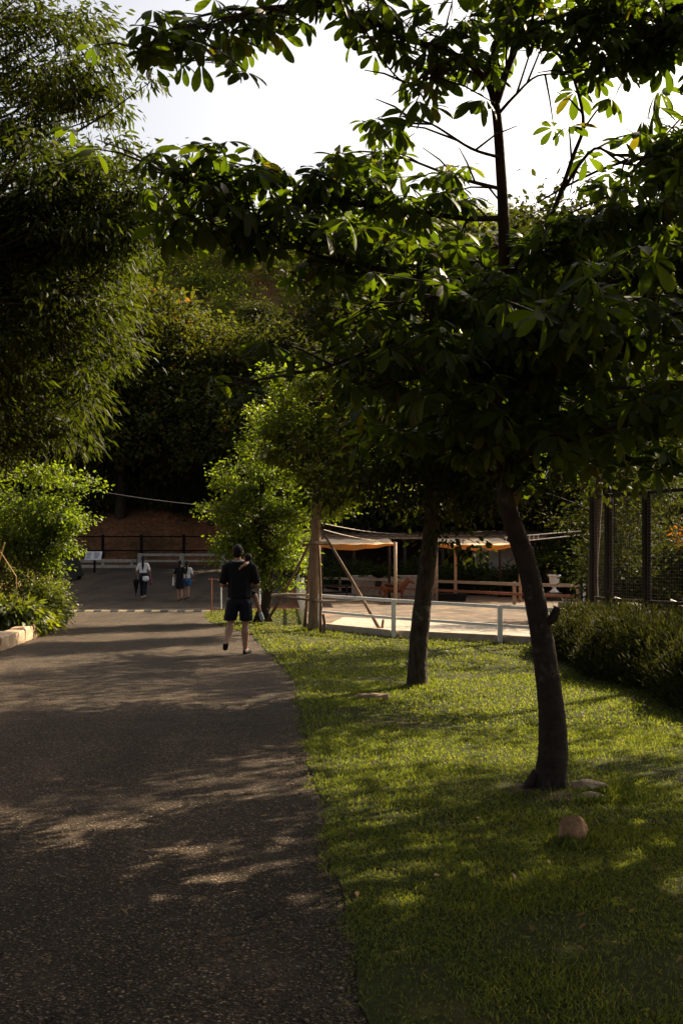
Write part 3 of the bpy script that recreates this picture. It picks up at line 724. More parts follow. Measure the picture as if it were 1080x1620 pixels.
# shade trees standing beside and behind the photographer, and right of the lawn
make_tree('shade_tree', 'very tall shade tree behind the photographer whose crown spreads over the road', [(4.6, -4.5, -.03, .36), (4.5, -4.4, 3, .3), (3.8, -3.4, 7, .22), (2.6, -1.8, 10, .1), (2.0, -1.0, 12, .04)],
          [((.8, 1.0, 10.6), (6.4, 5.8, 1.7)), ((-4.6, 4.6, 10.4), (4.2, 4.6, 1.6)), ((1.0, -6.0, 8.4), (6.5, 4.0, 3.0)), ((4.6, 5.4, 10.4), (3.6, 3.6, 1.4))], 760, 62, .42, .22, .11, M['leaf_dark'], M['bark_dark'], 61, limb_every=14, inner=.15)
make_tree('shade_tree', 'wide shade tree on the far left verge behind the photographer', [(-7.2, 3.0, -.03, .25), (-7.0, 3.0, 2.5, .2), (-6.5, 3.0, 5, .15), (-6.2, 3.2, 9, .04)],
          [((-6.0, 3.0, 6.4), (3.4, 4.2, 2.4)), ((-4.2, 1.0, 7.2), (2.4, 2.8, 1.4)), ((-6.2, 7.6, 6.2), (2.2, 2.6, 2.0))], 420, 60, .32, .17, .08, M['leaf_dark'], M['bark_dark'], 62, limb_every=8, inner=.2)
make_tree('shade_tree', 'open-crowned shade tree right of the hedge, outside the picture', [(8.8, 17.5, -.03, .2), (8.8, 17.5, 2.5, .16), (8.7, 17.4, 5, .1), (8.7, 17.4, 8, .03)],
          [((8.7, 17.4, 5.2), (2.3, 3.2, 1.6)), ((8.4, 14.4, 4.8), (2.2, 2.4, 1.5)), ((10, 21, 5.6), (2.2, 2.6, 1.5))], 110, 50, .24, .13, .06, M['leaf_mid'], M['bark_dark'], 63, limb_every=6, inner=.2)

make_tree('shade_tree', 'dense shade tree beyond the drooping-leaved tree, outside the picture on the right', [(7.4, 10.0, -.03, .2), (7.4, 10.0, 2.5, .16), (7.3, 9.8, 5, .1), (7.3, 9.8, 8, .03)],
          [((7.0, 9.6, 5.4), (2.3, 2.0, 1.7)), ((7.4, 7.4, 5.6), (2.2, 2.2, 1.6)), ((6.6, 8.4, 7.0), (2.0, 2.2, 1.0)), ((6.6, 12.6, 6.6), (1.9, 2.0, 1.2))], 210, 46, .24, .14, .07, M['leaf_dark'], M['bark_dark'], 64, limb_every=6, inner=.2)

# forest at the foot of the hill: three kinds, copied
def proto(name, label, seed, leafm, ell, n, nl, cr, L, W):
    return make_tree(name, label, [(0, 0, -.1, .32), (.05, 0, 2, .25), (-.1, .1, 5, .2), (0, 0, 8, .14), (.1, 0, 11.5, .04)], ell, n, nl, cr, L, W, leafm, M['bark_dark'], seed,
                     droop=.3, limb_every=10, inner=.45, limb_r=.05, loc=(0, 0, 0), group='trees at the foot of the hill')
e1 = [((0, 0, 8), (3.6, 3.6, 2.6)), ((1.5, -1.2, 10.2), (2.6, 2.4, 1.8)), ((-2, -.8, 6), (2.4, 2.4, 1.7)), ((2.4, -1, 5.8), (2.2, 2.2, 1.5)), ((-.3, -2.3, 4.4), (2.4, 1.6, 1.4))]
e2 = [((0, 0, 9.5), (2.8, 2.8, 3.2)), ((-1.6, -.6, 6.5), (2.6, 2.2, 1.8)), ((1.8, -1.0, 5), (2.4, 2.2, 1.8)), ((0, -1.8, 3.6), (2.4, 1.6, 1.4)), ((.8, 0, 12), (1.8, 1.8, 1.4))]
e3 = [((0, 0, 6.8), (4.2, 3.6, 2.0)), ((2.4, -1, 8.4), (2.4, 2.2, 1.3)), ((-2.6, -.6, 8.0), (2.2, 2.0, 1.3)), ((0, -2, 4.8), (3.2, 1.8, 1.3)), ((0, 0, 9.4), (2.2, 2.2, 1.2))]
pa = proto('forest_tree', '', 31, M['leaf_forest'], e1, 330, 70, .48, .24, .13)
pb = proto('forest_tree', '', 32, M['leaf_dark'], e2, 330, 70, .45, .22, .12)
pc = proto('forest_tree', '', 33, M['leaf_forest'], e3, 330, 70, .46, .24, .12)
FT = [  # px, Y, scale, kind, label
    (190, 60, 1.05, 0, 'dark forest tree on the slope behind the left info board'),
    (262, 61, 1.0, 2, 'dark spreading forest tree with rusty leaf tips above the earth bank'),
    (335, 59.5, .9, 2, 'rusty-tipped forest tree behind the light green bushy tree'),
    (395, 61, .82, 0, 'forest tree rising over the light green bushy tree'),
    (120, 64, 1.25, 1, 'tall dark forest tree behind the sunlit yellow-green tree'),
    (40, 62, 1.2, 0, 'dark forest tree at the left edge behind the planter shrubs'),
    (470, 59, .85, 1, 'tall dark forest tree behind the staked tree'),
    (545, 52.5, 1.0, 0, 'dark forest tree just right of the staked tree crown'),
    (620, 52.2, 1.32, 1, 'tall dark forest tree behind the shade sails'),
    (700, 52.6, 1.32, 2, 'spreading dark forest tree behind the stable roof'),
    (790, 52.3, 1.32, 0, 'dark forest tree behind the leaning tree trunk'),
    (880, 51.5, 1.32, 1, 'dark forest tree behind the white urn'),
    (960, 48, .72, 2, 'dark forest tree behind the netted cage'),
    (1060, 46, .75, 0, 'dark forest tree at the far right edge'),
    (230, 69, .55, 1, 'upper slope forest tree left of the sunlit scrub'),
    (320, 70, .5, 2, 'upper slope forest tree just below the sunlit scrub'),
    (420, 70, .55, 1, 'upper slope forest tree behind the staked tree crown'),
    (150, 70, .7, 2, 'upper slope forest tree half hidden by the feathery tree'),
]
rf = random.Random(9)
for i, (px, Y, s, k, lab) in enumerate(FT):
    X = (px - 540) / F * Y; src = (pa, pb, pc)[k]
    first = k in (0, 1, 2) and not src.get('used')
    loc = (X, Y, G(X, Y) - .15)
    if first:
        src['used'] = 1; src.location = loc; src.rotation_euler = (0, 0, rf.uniform(-.5, .5)); src.scale = (s,) * 3; src['label'] = lab
    else:
        copy_tree_obj(src, loc, rf.uniform(-.6, .6) + (3.1 if rf.random() < .3 else 0), s, lab)
for s_ in (pa, pb, pc): del s_['used']

# scrub on the hillside
rng = np.random.default_rng(77)
nb = 620; bx_ = rng.uniform(-30, 34, nb); by_ = 66 + 46 * rng.random(nb) ** .8; br_ = rng.uniform(1.1, 2.9, nb)     # bushes standing close together
k_ = np.repeat(np.arange(nb), 13); n = len(k_); dd = norm(rng.normal(size=(n, 3)) * [1, 1, .9]); dd[:, 2] = np.abs(dd[:, 2])
x = bx_[k_] + dd[:, 0] * br_[k_]; y = by_[k_] + dd[:, 1] * br_[k_]
cs = np.stack([x, y, g(bx_, by_)[k_] + dd[:, 2] * br_[k_] * 1.15], 1); od = dd
V, fs = crown_geo(cs, od, 70, .42, .20, .11, .1, rng, LEAF2)
o = obj_np('hillside_scrub', V, fs, M['leaf_scrub']); tag(o, 'sunlit yellow-green scrub covering the hill behind the forest', 'scrub', kind='stuff')

# understory shrubs of the bank
def shrub(name, label, loc, ell, n, nl, cr, L, W, mat, seed, droop=.1, group=None, cat='shrub', tmpl=LEAF4, upb=.5):
    rng = np.random.default_rng(seed); loc = Vector(loc); root = empty(name, loc, label, cat, group)
    cs, od = clumps_in(ell, n, rng, .3); cs[:, 2] = np.abs(cs[:, 2]) + .03
    mb = MB()
    for i in range(0, n, 5):
        c = Vector(cs[i]); mb.tube([(c.x * .15, c.y * .15, -.03), (c.x * .5, c.y * .5, c.z * .6), tuple(c)], [.014, .010, .004], 5, cap=False)
    mb.build('stem', M['bark_dark'], root)
    V, fs = crown_geo(cs, od, nl, cr, L, W, droop, rng, tmpl, upb=upb)
    obj_np('foliage', V, fs, mat, root)
    return root

for i, (px, Y, sx, sz, lab) in enumerate([(60, 60.5, 2.6, 2.6, 'dark undergrowth on the slope at the far left'), (150, 60.5, 2.2, 2.8, 'dark undergrowth on the slope above the information board'), (200, 61.5, 2.2, 2.6, 'dark undergrowth on the slope left of the ponytailed woman'),
        (265, 61.0, 2.0, 2.2, 'dark undergrowth on the slope right above the ponytailed woman'), (330, 60.2, 2.3, 2.8, 'dark undergrowth on the slope beside the light green bushy tree'), (400, 60.5, 2.6, 2.6, 'dark undergrowth on the slope behind the light green bushy tree'), (470, 59.5, 2.4, 2.6, 'dark undergrowth on the slope behind the pole frame'),
        (100, 64, 2.6, 3.0, 'second row undergrowth on the slope at the left'), (230, 64.5, 2.8, 3.0, 'second row undergrowth on the slope behind the dark fence'), (310, 64.5, 2.6, 3.0, 'second row undergrowth on the slope near the bushy tree')]):
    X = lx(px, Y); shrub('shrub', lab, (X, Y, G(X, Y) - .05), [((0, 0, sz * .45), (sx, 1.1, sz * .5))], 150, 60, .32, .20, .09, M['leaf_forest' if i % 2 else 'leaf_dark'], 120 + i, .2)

for i, (px, Y, sx, sz, lab) in enumerate([(600, 53.2, 2.6, 3.2, 'dark thicket behind the left end of the stable roof'), (690, 53.4, 2.6, 3.4, 'dark thicket behind the middle of the stable roof'), (780, 53.0, 2.6, 3.4, 'dark thicket behind the stable roof at the leaning trunk'), (860, 52.5, 2.6, 3.6, 'dark thicket behind the right end of the stable roof'), (935, 46, 2.2, 3.4, 'dark thicket behind the urn and the cage'), (1030, 44, 2.4, 3.6, 'dark thicket at the far right behind the cage')]):
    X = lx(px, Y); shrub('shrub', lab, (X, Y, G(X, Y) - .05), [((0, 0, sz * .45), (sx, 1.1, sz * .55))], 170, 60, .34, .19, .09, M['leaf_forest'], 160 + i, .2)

# ------------------------------------------------------------------ left planter: kerb stones, shrubs
wall = empty('planter_edging', (-5.75, 18.0, 0), 'low rough stone edging along the left side of the road', 'edging')
r = random.Random(8); y = 15.2
k = 0
while y < 21.4:
    L = r.uniform(.5, .95); ym = y + L / 2; x = float(ledge(ym)) - .16; sl = (float(ledge(ym + .3)) - float(ledge(ym - .3))) / .6
    hgt = r.uniform(.22, .30) if y < 23.8 else .2
    b = MB(); b.box((x - wall.location.x, ym - wall.location.y, hgt / 2 - .02), (.30, L - .03, hgt), rz=-math.atan(sl), jit=.02, rng=r)
    b.build('stone', M['stone_tan'], wall); y += L
for (px, Y, ell, mat, lab, sd_, L, W, dr) in [
    (45, 22.5, [((-.1, 0, .75), (.85, .7, .6)), ((.3, .2, .55), (.5, .5, .5))], 'leaf_mid', 'rounded sunlit shrub in the planter beside the road', 41, .07, .035, .1),
    (82, 24.8, [((-.1, 0, .62), (.5, .9, .6)), ((.12, -.3, .35), (.38, .6, .38))], 'leaf_mid', 'green shrub at the corner of the planter spilling onto the road', 42, .07, .035, .2),
    (8, 20.6, [((0, 0, .35), (.55, .6, .3))], 'leaf_mid', 'low broad-leaved light green plants behind the stone edging', 43, .16, .06, .5),
    (45, 21.2, [((0, 0, .26), (.45, .5, .2))], 'leaf_light', 'low yellow-green ground plants at the tip of the stone edging', 44, .12, .045, .5),
    (66, 23.0, [((0, 0, .28), (.35, .5, .3))], 'leaf_dark', 'dark strappy plant between the planter shrubs', 45, .2, .02, .6),
    (-10, 25.5, [((0, 0, .8), (1.0, .8, .7))], 'leaf_mid', 'shrub at the left picture edge under the yellow-green tree', 46, .07, .035, .1)]:
    X = min(lx(px, Y), float(ledge(Y)) - .32); shrub('shrub', lab, (X, Y, G(X, Y)), ell, 110, 50, .11, L, W, M[mat], sd_, dr)
# straw-coloured grass plumes
rng = np.random.default_rng(3)
for px, Y, lab in ((25, 23.8, 'tuft of straw-coloured ornamental grass above the rounded shrub'),):
    X = lx(px, Y); root = empty('ornamental_grass', (X, Y, G(X, Y)), lab, 'grass')
    n = 90; a = rng.uniform(0, 6.28, n); D = np.stack([np.cos(a) * .35 + .12, np.sin(a) * .35, rng.uniform(.7, 1.1, n)], 1)
    V, fs = leaves(rng.normal(size=(n, 3)) * [.16, .16, .02], D, rng.normal(size=(n, 3)), rng.uniform(1.1, 1.45, n), .022, LEAF4)
    obj_np('blade', V, fs, M['straw'], root)
st = empty('bamboo_stakes', (lx(5, 21), 21, .2), 'pair of thin pale bamboo stakes crossed at the left edge', 'stake')
for a, b_ in (((-6, 862, 21), (26, 912, 21)), ((8, 858, 21), (-4, 900, 21.1))):
    MB().tube([P(*a) - st.location, P(*b_) - st.location, P(*b_) - st.location + Vector((.02, 0, -.5))], .012, 6).build('stake', M['straw'], st)
def rock(name, label, loc, size, mat, seed, cat='stone', pinch=0, group=None, cut=(.74, .95)):
    bm = bmesh.new(); bmesh.ops.create_icosphere(bm, subdivisions=4, radius=1); r = random.Random(seed)
    ph = [(Vector((r.gauss(0, 1), r.gauss(0, 1), r.gauss(0, 1))), r.uniform(0, 6), r.uniform(.03, .10)) for _ in range(16)]
    cuts = [(Vector((r.gauss(0, 1), r.gauss(0, 1), r.gauss(0, 1))).normalized(), r.uniform(*cut)) for _ in range(11)]
    for v in bm.verts:
        p = v.co.copy(); d = 1 + sum(math.sin(k.dot(p) * 2.2 + f) * a for k, f, a in ph) * .7
        if pinch: d *= 1 - pinch * max(0, -p.z)
        q_ = p * d
        for nn_, h_ in cuts:
            e_ = q_.dot(nn_) - h_
            if e_ > 0: q_ = q_ - nn_ * e_ * .9
        v.co = Vector((q_.x * size[0], q_.y * size[1], q_.z * size[2]))
    me = bpy.data.meshes.new(name); bm.to_mesh(me); bm.free(); me.materials.append(mat)
    me.polygons.foreach_set('use_smooth', np.ones(len(me.polygons), bool))
    o = link(bpy.data.objects.new(name, me)); o.location = loc; return tag(o, label, cat, group)
rock('boulder', 'rounded grey boulder among the planter shrubs', (lx(12, 21.6), 21.6, G(lx(12, 21.6), 21.6) + .52), (.12, .12, .16), M['stone_grey'], 5)
rock('boulder', 'upright pale stone at the road corner of the planter', (lx(93, 26), 26, .38), (.07, .09, .30), M['stone_tan'], 6)
# stones by the near tree
rock('stone', 'orange-brown stone half sunk in the grass near the leaning tree', (lx(907, 5.75), 5.75, .06), (.105, .085, .125), M['stone'], 8, pinch=.4, cut=(.58, .86))
rock('stone', 'flat tan stone at the right foot of the leaning tree', (lx(930, 7.0), 7.0, .03), (.11, .06, .05), M['stone_tan'], 3)
rock('stone', 'second low tan stone just in front of the flat one by the leaning tree', (lx(938, 6.75), 6.75, .01), (.085, .045, .045), M['stone_tan'], 4)
rock('soil_mound', 'low mound of bare soil around the foot of the leaning tree', (1.32, 6.95, -.022), (.46, .34, .055), M['bare_earth'], 9, cat='soil')
# log slice
lg = empty('log_slice', (lx(590, 11.45), 11.45, .012), 'short flat piece of split log lying in the grass', 'log', rz=-.10)
n_ = 10; prof = [(math.cos(t) * .10, math.sin(t) * .085) for t in np.linspace(math.pi, 0, n_)]
b = MB(); vs_ = []
for xx, k_ in ((-.165, .95), (-.05, 1.0), (.06, 1.03), (.165, .97)):
    vs_ += [(xx + .008 * math.sin(i * 2.1), p[0] * k_, min(p[1] * k_, .062) + .006 * math.sin(i * 1.7 + xx * 30)) for i, p in enumerate(prof)]
fs_ = [(j * n_ + i, j * n_ + i + 1, (j + 1) * n_ + i + 1, (j + 1) * n_ + i) for j in range(3) for i in range(n_ - 1)]
b.add(vs_, fs_); b.build('bark', M['log'], lg)
for xx, k_ in ((-.163, .93), (.163, .95)):
    b = MB(); vs_ = []
    for dx in (-.003, .003): vs_ += [(xx + dx + .008 * math.sin(i * 2.1), p[0] * k_, min(p[1] * k_, .061) - .001) for i, p in enumerate(prof)]
    b.add(vs_, [tuple(range(n_)), tuple(range(2 * n_ - 1, n_ - 1, -1))] + [(i, (i + 1) % n_, n_ + (i + 1) % n_, n_ + i) for i in range(n_)]); b.build('cut_face', M['stone_tan'], lg)
# fallen leaves on grass and road
rng = np.random.default_rng(12); n = 260
y = 4 + 15 * rng.random(n) ** 1.3; x = rng.uniform(-.32, .32, n) * y
z = g(x, y) + np.where(x > redge(y), .04, .012)
V, fs = leaves(np.stack([x, y, z], 1), rng.normal(size=(n, 3)) * [1, 1, .12], np.stack([rng.normal(size=n) * .3, rng.normal(size=n) * .3, np.ones(n)], 1), rng.uniform(.025, .06, n), rng.uniform(.014, .026, n), LEAF4)
o = obj_np('fallen_leaves', V, fs, M['leaf_dry']); tag(o, 'dry fallen leaves scattered on the lawn and road', 'leaves', kind='stuff')

# loose grit on the asphalt and along its edge
rng = np.random.default_rng(44); n = 9000
y = 3.2 + 9 * rng.random(n) ** 1.6; e = redge(y); x = rng.uniform(-.34, .1, n) * y
edge_ = rng.random(n) < .4; x = np.where(edge_, e - np.abs(rng.normal(size=n)) * .12, x); ok = x < e + .02; x = x[ok]; y = y[ok]; n = len(x)
T = np.array([(1, 0, 0), (-1, 0, 0), (0, 1, 0), (0, -1, 0), (0, 0, .8), (0, 0, -.8)], float); FT_ = np.array([(0, 2, 4), (2, 1, 4), (1, 3, 4), (3, 0, 4), (2, 0, 5), (1, 2, 5), (3, 1, 5), (0, 3, 5)])
sz_ = rng.uniform(.002, .0062, n) * (1 + (rng.random(n) < .04) * .9); a = rng.uniform(0, 6.28, n)
V = T[None] * rng.uniform(.6, 1.3, (n, 6, 1)) * sz_[:, None, None]
V = np.stack([V[..., 0] * np.cos(a)[:, None] - V[..., 1] * np.sin(a)[:, None], V[..., 0] * np.sin(a)[:, None] + V[..., 1] * np.cos(a)[:, None], V[..., 2]], -1)
V += np.stack([x, y, g(x, y) + .004 + sz_ * .4], 1)[:, None, :]
o = obj_np('loose_grit', V.reshape(-1, 3), [(FT_[None] + (np.arange(n) * 6)[:, None, None]).reshape(-1, 3)], M['grit']); tag(o, 'loose pale grit scattered over the asphalt road', 'grit', kind='stuff')

# ------------------------------------------------------------------ hedge on the right
rng = np.random.default_rng(19)
hd = empty('hedge', (4.1, 13.5, 0), 'low dark strappy-leaved hedge along the right side of the lawn', 'hedge')
n = 5200; y = rng.uniform(9.2, 18.2, n); xi = np.interp(y, [9, 11.1, 14, 16.5, 18.2], [3.75, 3.42, 3.2, 3.18, 3.3]) + .1 * np.sin(y * 2.2)
x = xi + rng.random(n) ** 1.3 * 1.5
top = .63 + .06 * np.sin(y * 1.9) + .05 * np.sin(x * 5 + y * 3) + rng.normal(size=n) * .03
z = rng.random(n) * top * np.clip(.35 + (x - xi) * 2.2, .35, 1)
cs = np.stack([x - 4.1, y - 13.5, z], 1); od = np.tile([[-.25, -.1, 1.0]], (n, 1))
V, fs = crown_geo(cs, od, 26, .065, .075, .016, -.45, rng, LEAF4, flat_=1.2, upb=.3)
obj_np('foliage', V, fs, M['leaf_hedge'], hd)
b = MB(); r = random.Random(2)
for i in range(90):
    yy = r.uniform(9.4, 18); xx = float(np.interp(yy, [9, 11.1, 14, 16.5, 18.2], [3.75, 3.42, 3.2, 3.18, 3.3])) + r.uniform(.15, 1.3)
    b.tube([(xx - 4.1, yy - 13.5, -.02), (xx - 4.1 + r.uniform(-.08, .08), yy - 13.5, .5)], [.012, .006], 5)
b.build('stem', M['bark_dark'], hd)

# ------------------------------------------------------------------ riding ring
def seg_box(b, p, q_, w_, h_): b.bar(p, q_, w_, h_)
wf = empty('rail_fence', (.98, 20.3, 0), 'white painted two-rail fence on a kerb around the near side of the riding ring', 'fence')
o0 = wf.location
RZ = [(-.46, 22.5, .735), (.98, 20.3, .72), (2.79, 19.0, .66), (4.03, 18.0, .635), (5.3, 17.3, .63)]
for i in range(4):
    a = Vector(RZ[i]); c = Vector(RZ[i + 1])
    MB().bar(a - o0, c - o0, .045, .058).build('rail', M['white_paint'], wf)
    dz = Vector((0, 0, .33))
    MB().bar(a - o0 - dz, c - o0 - dz, .04, .048).build('rail', M['white_paint'], wf)
    d = (c - a).normalized(); off = Vector((0, 0, 0))
for x_, y_, z_ in RZ:
    MB().box((x_ - o0.x, y_ - .055 - o0.y, z_ / 2 + .005), (.085, .08, z_ + .05)).build('post', M['white_paint'], wf)
kb = empty('ring_kerb', (.98, 20.3, 0), 'tan concrete kerb under the white rail fence', 'kerb')
KP = [(-.62, 24.6), (-.52, 22.75), (.98, 20.42), (2.79, 19.12), (4.03, 18.12), (6.0, 17.0)]
for i in range(len(KP) - 1):
    a = Vector((*KP[i], .06)); c = Vector((*KP[i + 1], .06))
    MB().bar(a - kb.location, c - kb.location, .16, .20).build('kerb_block', M['concrete'], kb)
# picket fence running away
pf = empty('picket_fence', PK0, 'white picket fence running back along the left side of the riding ring', 'fence')
L = (PK1 - PK0).length; u = (PK1 - PK0).normalized(); npk = 44
b = MB(); hw = .05
prof = [(-hw, 0), (hw, 0), (hw, .62), (0, .72), (-hw, .62)]
vs_ = [(-.012, p[0], p[1]) for p in prof] + [(.012, p[0], p[1]) for p in prof]
b.add(vs_, [(4, 3, 2, 1, 0), (5, 6, 7, 8, 9)] + [(i, (i + 1) % 5, 5 + (i + 1) % 5, 5 + i) for i in range(5)])
pk = b.build('picket', M['white_paint'], pf); ang = math.atan2(u.y, u.x) - math.pi / 2
for i in range(npk):
    o = pk if i == 0 else link(bpy.data.objects.new('picket', pk.data), pf)
    o.location = u * (L * i / (npk - 1)) + Vector((-.02, 0, .03)); o.rotation_euler = (0, 0, ang)
for h_ in (.2, .52): MB().bar(Vector((.03, 0, h_)), u * L + Vector((.03, 0, h_)), .03, .06).build('rail', M['white_paint'], pf)
for t in (0, .5, 1): MB().box(u * L * t + Vector((.05, .03, .47)), (.08, .08, .92)).build('post', M['white_paint'], pf)

# far wooden rails
bf = empty('wooden_rail_fence', (4.0, 38, 0), 'unpainted orange-brown wooden rail fence on the far side of the riding ring', 'fence')
BP = [(lx(470, 46), 46), (lx(538, 44), 44), (lx(630, 41), 41), (lx(720, 38), 38), (lx(813, 34.8), 34.8), (lx(914, 32.6), 32.6)]
for i in range(len(BP)):
    x_, y_ = BP[i]; MB().box((x_ - 4, y_ - 38, .36), (.10, .10, .78)).build('post', M['rail_wood'], bf)
    if i < len(BP) - 1:
        x2, y2 = BP[i + 1]
        MB().bar((x_ - 4, y_ - 38 - .07, .68), (x2 - 4, y2 - 38 - .07, .68), .05, .10).build('rail', M['rail_wood'], bf)
        MB().bar((x_ - 4, y_ - 38 - .07, .36), (x2 - 4, y2 - 38 - .07, .36), .05, .09).build('rail', M['rail_red'], bf)
b = MB().box((BP[-1][0] - 4 + .16, BP[-1][1] - 38 - .1, .38), (.07, .07, .78)); b.build('post', M['white_paint'], bf)

# shade sails with posts
def sail(label, x0, x1, Y0, Y1, zf, zb, hem, seed):
    """sloping cream sheet with an orange flap hanging along its front edge; hem = flap depth along the edge"""
    root = empty('shade_sail', ((x0 + x1) / 2, (Y0 + Y1) / 2, 0), label, 'shade sail'); c = root.location
    nx_, ny_ = 24, 10; V = []; fr_ = []
    for j in range(ny_):
        t = j / (ny_ - 1)
        for i in range(nx_):
            s = i / (nx_ - 1); sag = .035 * 4 * s * (1 - s) * (1 - .5 * t) + .05 * math.sin(math.pi * t)
            p = (x0 + (x1 - x0) * s - c.x, Y0 + (Y1 - Y0) * t - c.y, zf + (zb - zf) * t - sag + .012 * math.sin(s * 23 + t * 5)); V.append(p)
            if j == 0: fr_.append(p)
    q = [(j * nx_ + i, j * nx_ + i + 1, (j + 1) * nx_ + i + 1, (j + 1) * nx_ + i) for j in range(ny_ - 1) for i in range(nx_ - 1)]
    obj_np('cloth', np.array(V), [np.array(q)], M['shade_cloth'], root, True)
    V = []
    for k in range(4):
        for i, p in enumerate(fr_):
            d = float(np.interp(i / (nx_ - 1), [0, .35, .65, 1], hem)) * k / 3
            V.append((p[0], p[1] - .01 - .10 * d + .03 * math.sin(i * .9) * k / 3, p[2] - d - .004))
    q = [(j * nx_ + i, j * nx_ + i + 1, (j + 1) * nx_ + i + 1, (j + 1) * nx_ + i) for j in range(3) for i in range(nx_ - 1)]
    obj_np('flap', np.array(V), [np.array(q)], M['shade_flap'], root, True)
    for (x_, y_, z_, mt) in ((x1, Y0 - .02, zf, 'rail_wood'), (x0, Y0 - .02, zf, 'rail_wood'), (x0, Y1, zb, 'dark_wood'), (x1, Y1, zb, 'dark_wood')):
        MB().tube([(x_ - c.x, y_ - c.y, 0), (x_ - c.x, y_ - c.y, z_ + .03)], .05, 8).build('post', M[mt], root, True)
    return root
sail('cream and orange shade sail left of the rough-barked tree', lx(505, 34.6), lx(625, 34.6), 34.6, 39, 2.0, 2.22, (.12, .20, .14, .05), 1)
sail('cream and orange shade sail between the two lawn tree trunks', lx(690, 36.4), lx(822, 36.4), 36.4, 41, 2.0, 2.28, (.10, .17, .19, .08), 2)
b = MB().tube([(lx(720, 38.4), 38.4, 0), (lx(720, 38.4), 38.4, 2.05)], .05, 8); o = b.build('support_post', M['rail_wood'], None, True); tag(o, 'pale wooden post under the middle of the right shade sail', 'post')
# stable shed
sh = empty('stable_shed', (4, 49, 0), 'long low open stable shed with brown roof behind the riding ring', 'shed'); c = sh.location
X0, X1 = lx(470, 47), lx(868, 47)
b = MB()
nsh = 60
for i in range(nsh):
    xa = X0 + (X1 - X0) * i / nsh; b.box((xa + .09 - c.x, 48.5 - c.y, 2.62 + (.03 if i % 2 else 0)), ((X1 - X0) / nsh * .98, 4.6, .035), M=Matrix.Rotation(math.radians(4), 3, 'X'))
b.build('roof', M['roof_sheet'], sh)
MB().box(((X0 + X1) / 2 - c.x, 46.3 - c.y, 2.42), (X1 - X0, .06, .16)).build('fascia', M['rail_wood'], sh)
MB().box(((X0 + X1) / 2 - c.x, 50.6 - c.y, 1.2), (X1 - X0 - .1, .12, 2.5)).build('back_wall', M['dark_wood'], sh)
MB().box((lx(800, 49) - c.x, 49 - c.y, 1.0), (lx(852, 49) - lx(752, 49), .14, 2.1)).build('plaster_wall', M['cream_plaster'], sh)
for px in (480, 560, 640, 700, 770, 846): MB().box((lx(px, 46.5) - c.x, 46.5 - c.y, 1.2), (.12, .12, 2.45)).build('post', M['dark_wood'], sh)
lw = MB().box((0, 0, .4), (lx(690, 43.2) - lx(556, 43.2), .25, .86)).build('low_wall', M['stone_tan'])
lw.location = (lx(623, 43.2), 43.2, 0); tag(lw, 'low tan wall behind the pony', 'wall')
# dark shrubs behind the ring
for i, (px, Y, sx, sz, lab) in enumerate([(560, 44.6, 1.3, 1.25, 'dark shrub behind the left shade sail post'), (655, 44.8, 1.5, 1.35, 'dark shrub behind the pony and low wall'), (745, 44, 1.3, 1.2, 'dark shrub under the right shade sail'),
                                     (820, 42, 1.2, 1.15, 'dark shrub right behind the leaning trunk'), (900, 41, 1.4, 1.5, 'dark shrub behind the white urn'), (500, 46, 1.2, 1.6, 'dark shrub behind the staked tree')]):
    shrub('shrub', lab, (lx(px, Y), Y, 0), [((0, 0, sz * .5), (sx, .7, sz * .5))], 130, 40, .2, .16, .05, M['leaf_dark'], 60 + i, .2)
# cycads
def palm(label, loc, n, L, seed):
    rng = np.random.default_rng(seed); root = empty('cycad', loc, label, 'cycad')
    MB().tube([(0, 0, -.02), (0, 0, .35)], [.16, .13], 10, wob=.1, rng=random.Random(seed)).build('trunk', M['bark_dark'], root)
    for k in range(n):
        a = 2 * math.pi * k / n + rng.normal() * .15; el = rng.uniform(.35, 1.2)
        pts = [Vector((math.cos(a) * math.cos(el) * L * t, math.sin(a) * math.cos(el) * L * t, .35 + math.sin(el) * L * t - .45 * L * t * t)) for t in np.linspace(0, 1, 9)]
        b = MB(); b.tube(pts, [.012] * 8 + [.004], 4, cap=False); fr = b.build('frond', M['leaf_dark'], root)
        Pn = []; D = []
        for i in range(1, 9):
            for s_ in np.linspace(0, 1, 3)[:-1]:
                p = pts[i - 1].lerp(pts[i], s_); d = (pts[i] - pts[i - 1]).normalized(); sd_ = d.cross(Vector((0, 0, 1))).normalized()
                for sg in (-1, 1): Pn.append(p); D.append(d * .5 + sd_ * sg + Vector((0, 0, .2)))
        V, fs = leaves(np.array(Pn), np.array(D), np.tile([[0, 0, 1.0]], (len(Pn), 1)), .26 * L, .03, LEAF2)
        obj_np('leaflet', V, fs, M['leaf_dark'], fr)
palm('dark cycad beside the white urn', (lx(868, 40.2), 40.2, .75), 16, 1.0, 1)
palm('dark cycad under the left shade sail', (lx(598, 42.2), 42.2, .4), 15, 1.0, 2)
# urn on plinth
ur = empty('garden_urn', (lx(876, 38), 38, .33), 'white classical garden urn standing behind the wooden rails', 'urn')
b = MB(); b.lathe((0, 0, 0), [(.12, 0), (.13, .04), (.07, .09), (.06, .15), (.11, .2), (.17, .33), (.175, .45), (.19, .52), (.235, .56), (.24, .60), (.20, .60), (.16, .5)], 24); b.build('bowl', M['white_paint'], ur, True)
MB().box((0, 0, .0), (.28, .28, .05)).build('foot', M['white_paint'], ur)
o = MB().box((0, 0, .15), (.5, .5, .32)).build('plinth', M['dark_wood']); o.location = (lx(876, 38), 38, 0); tag(o, 'dark square plinth under the white urn', 'plinth')
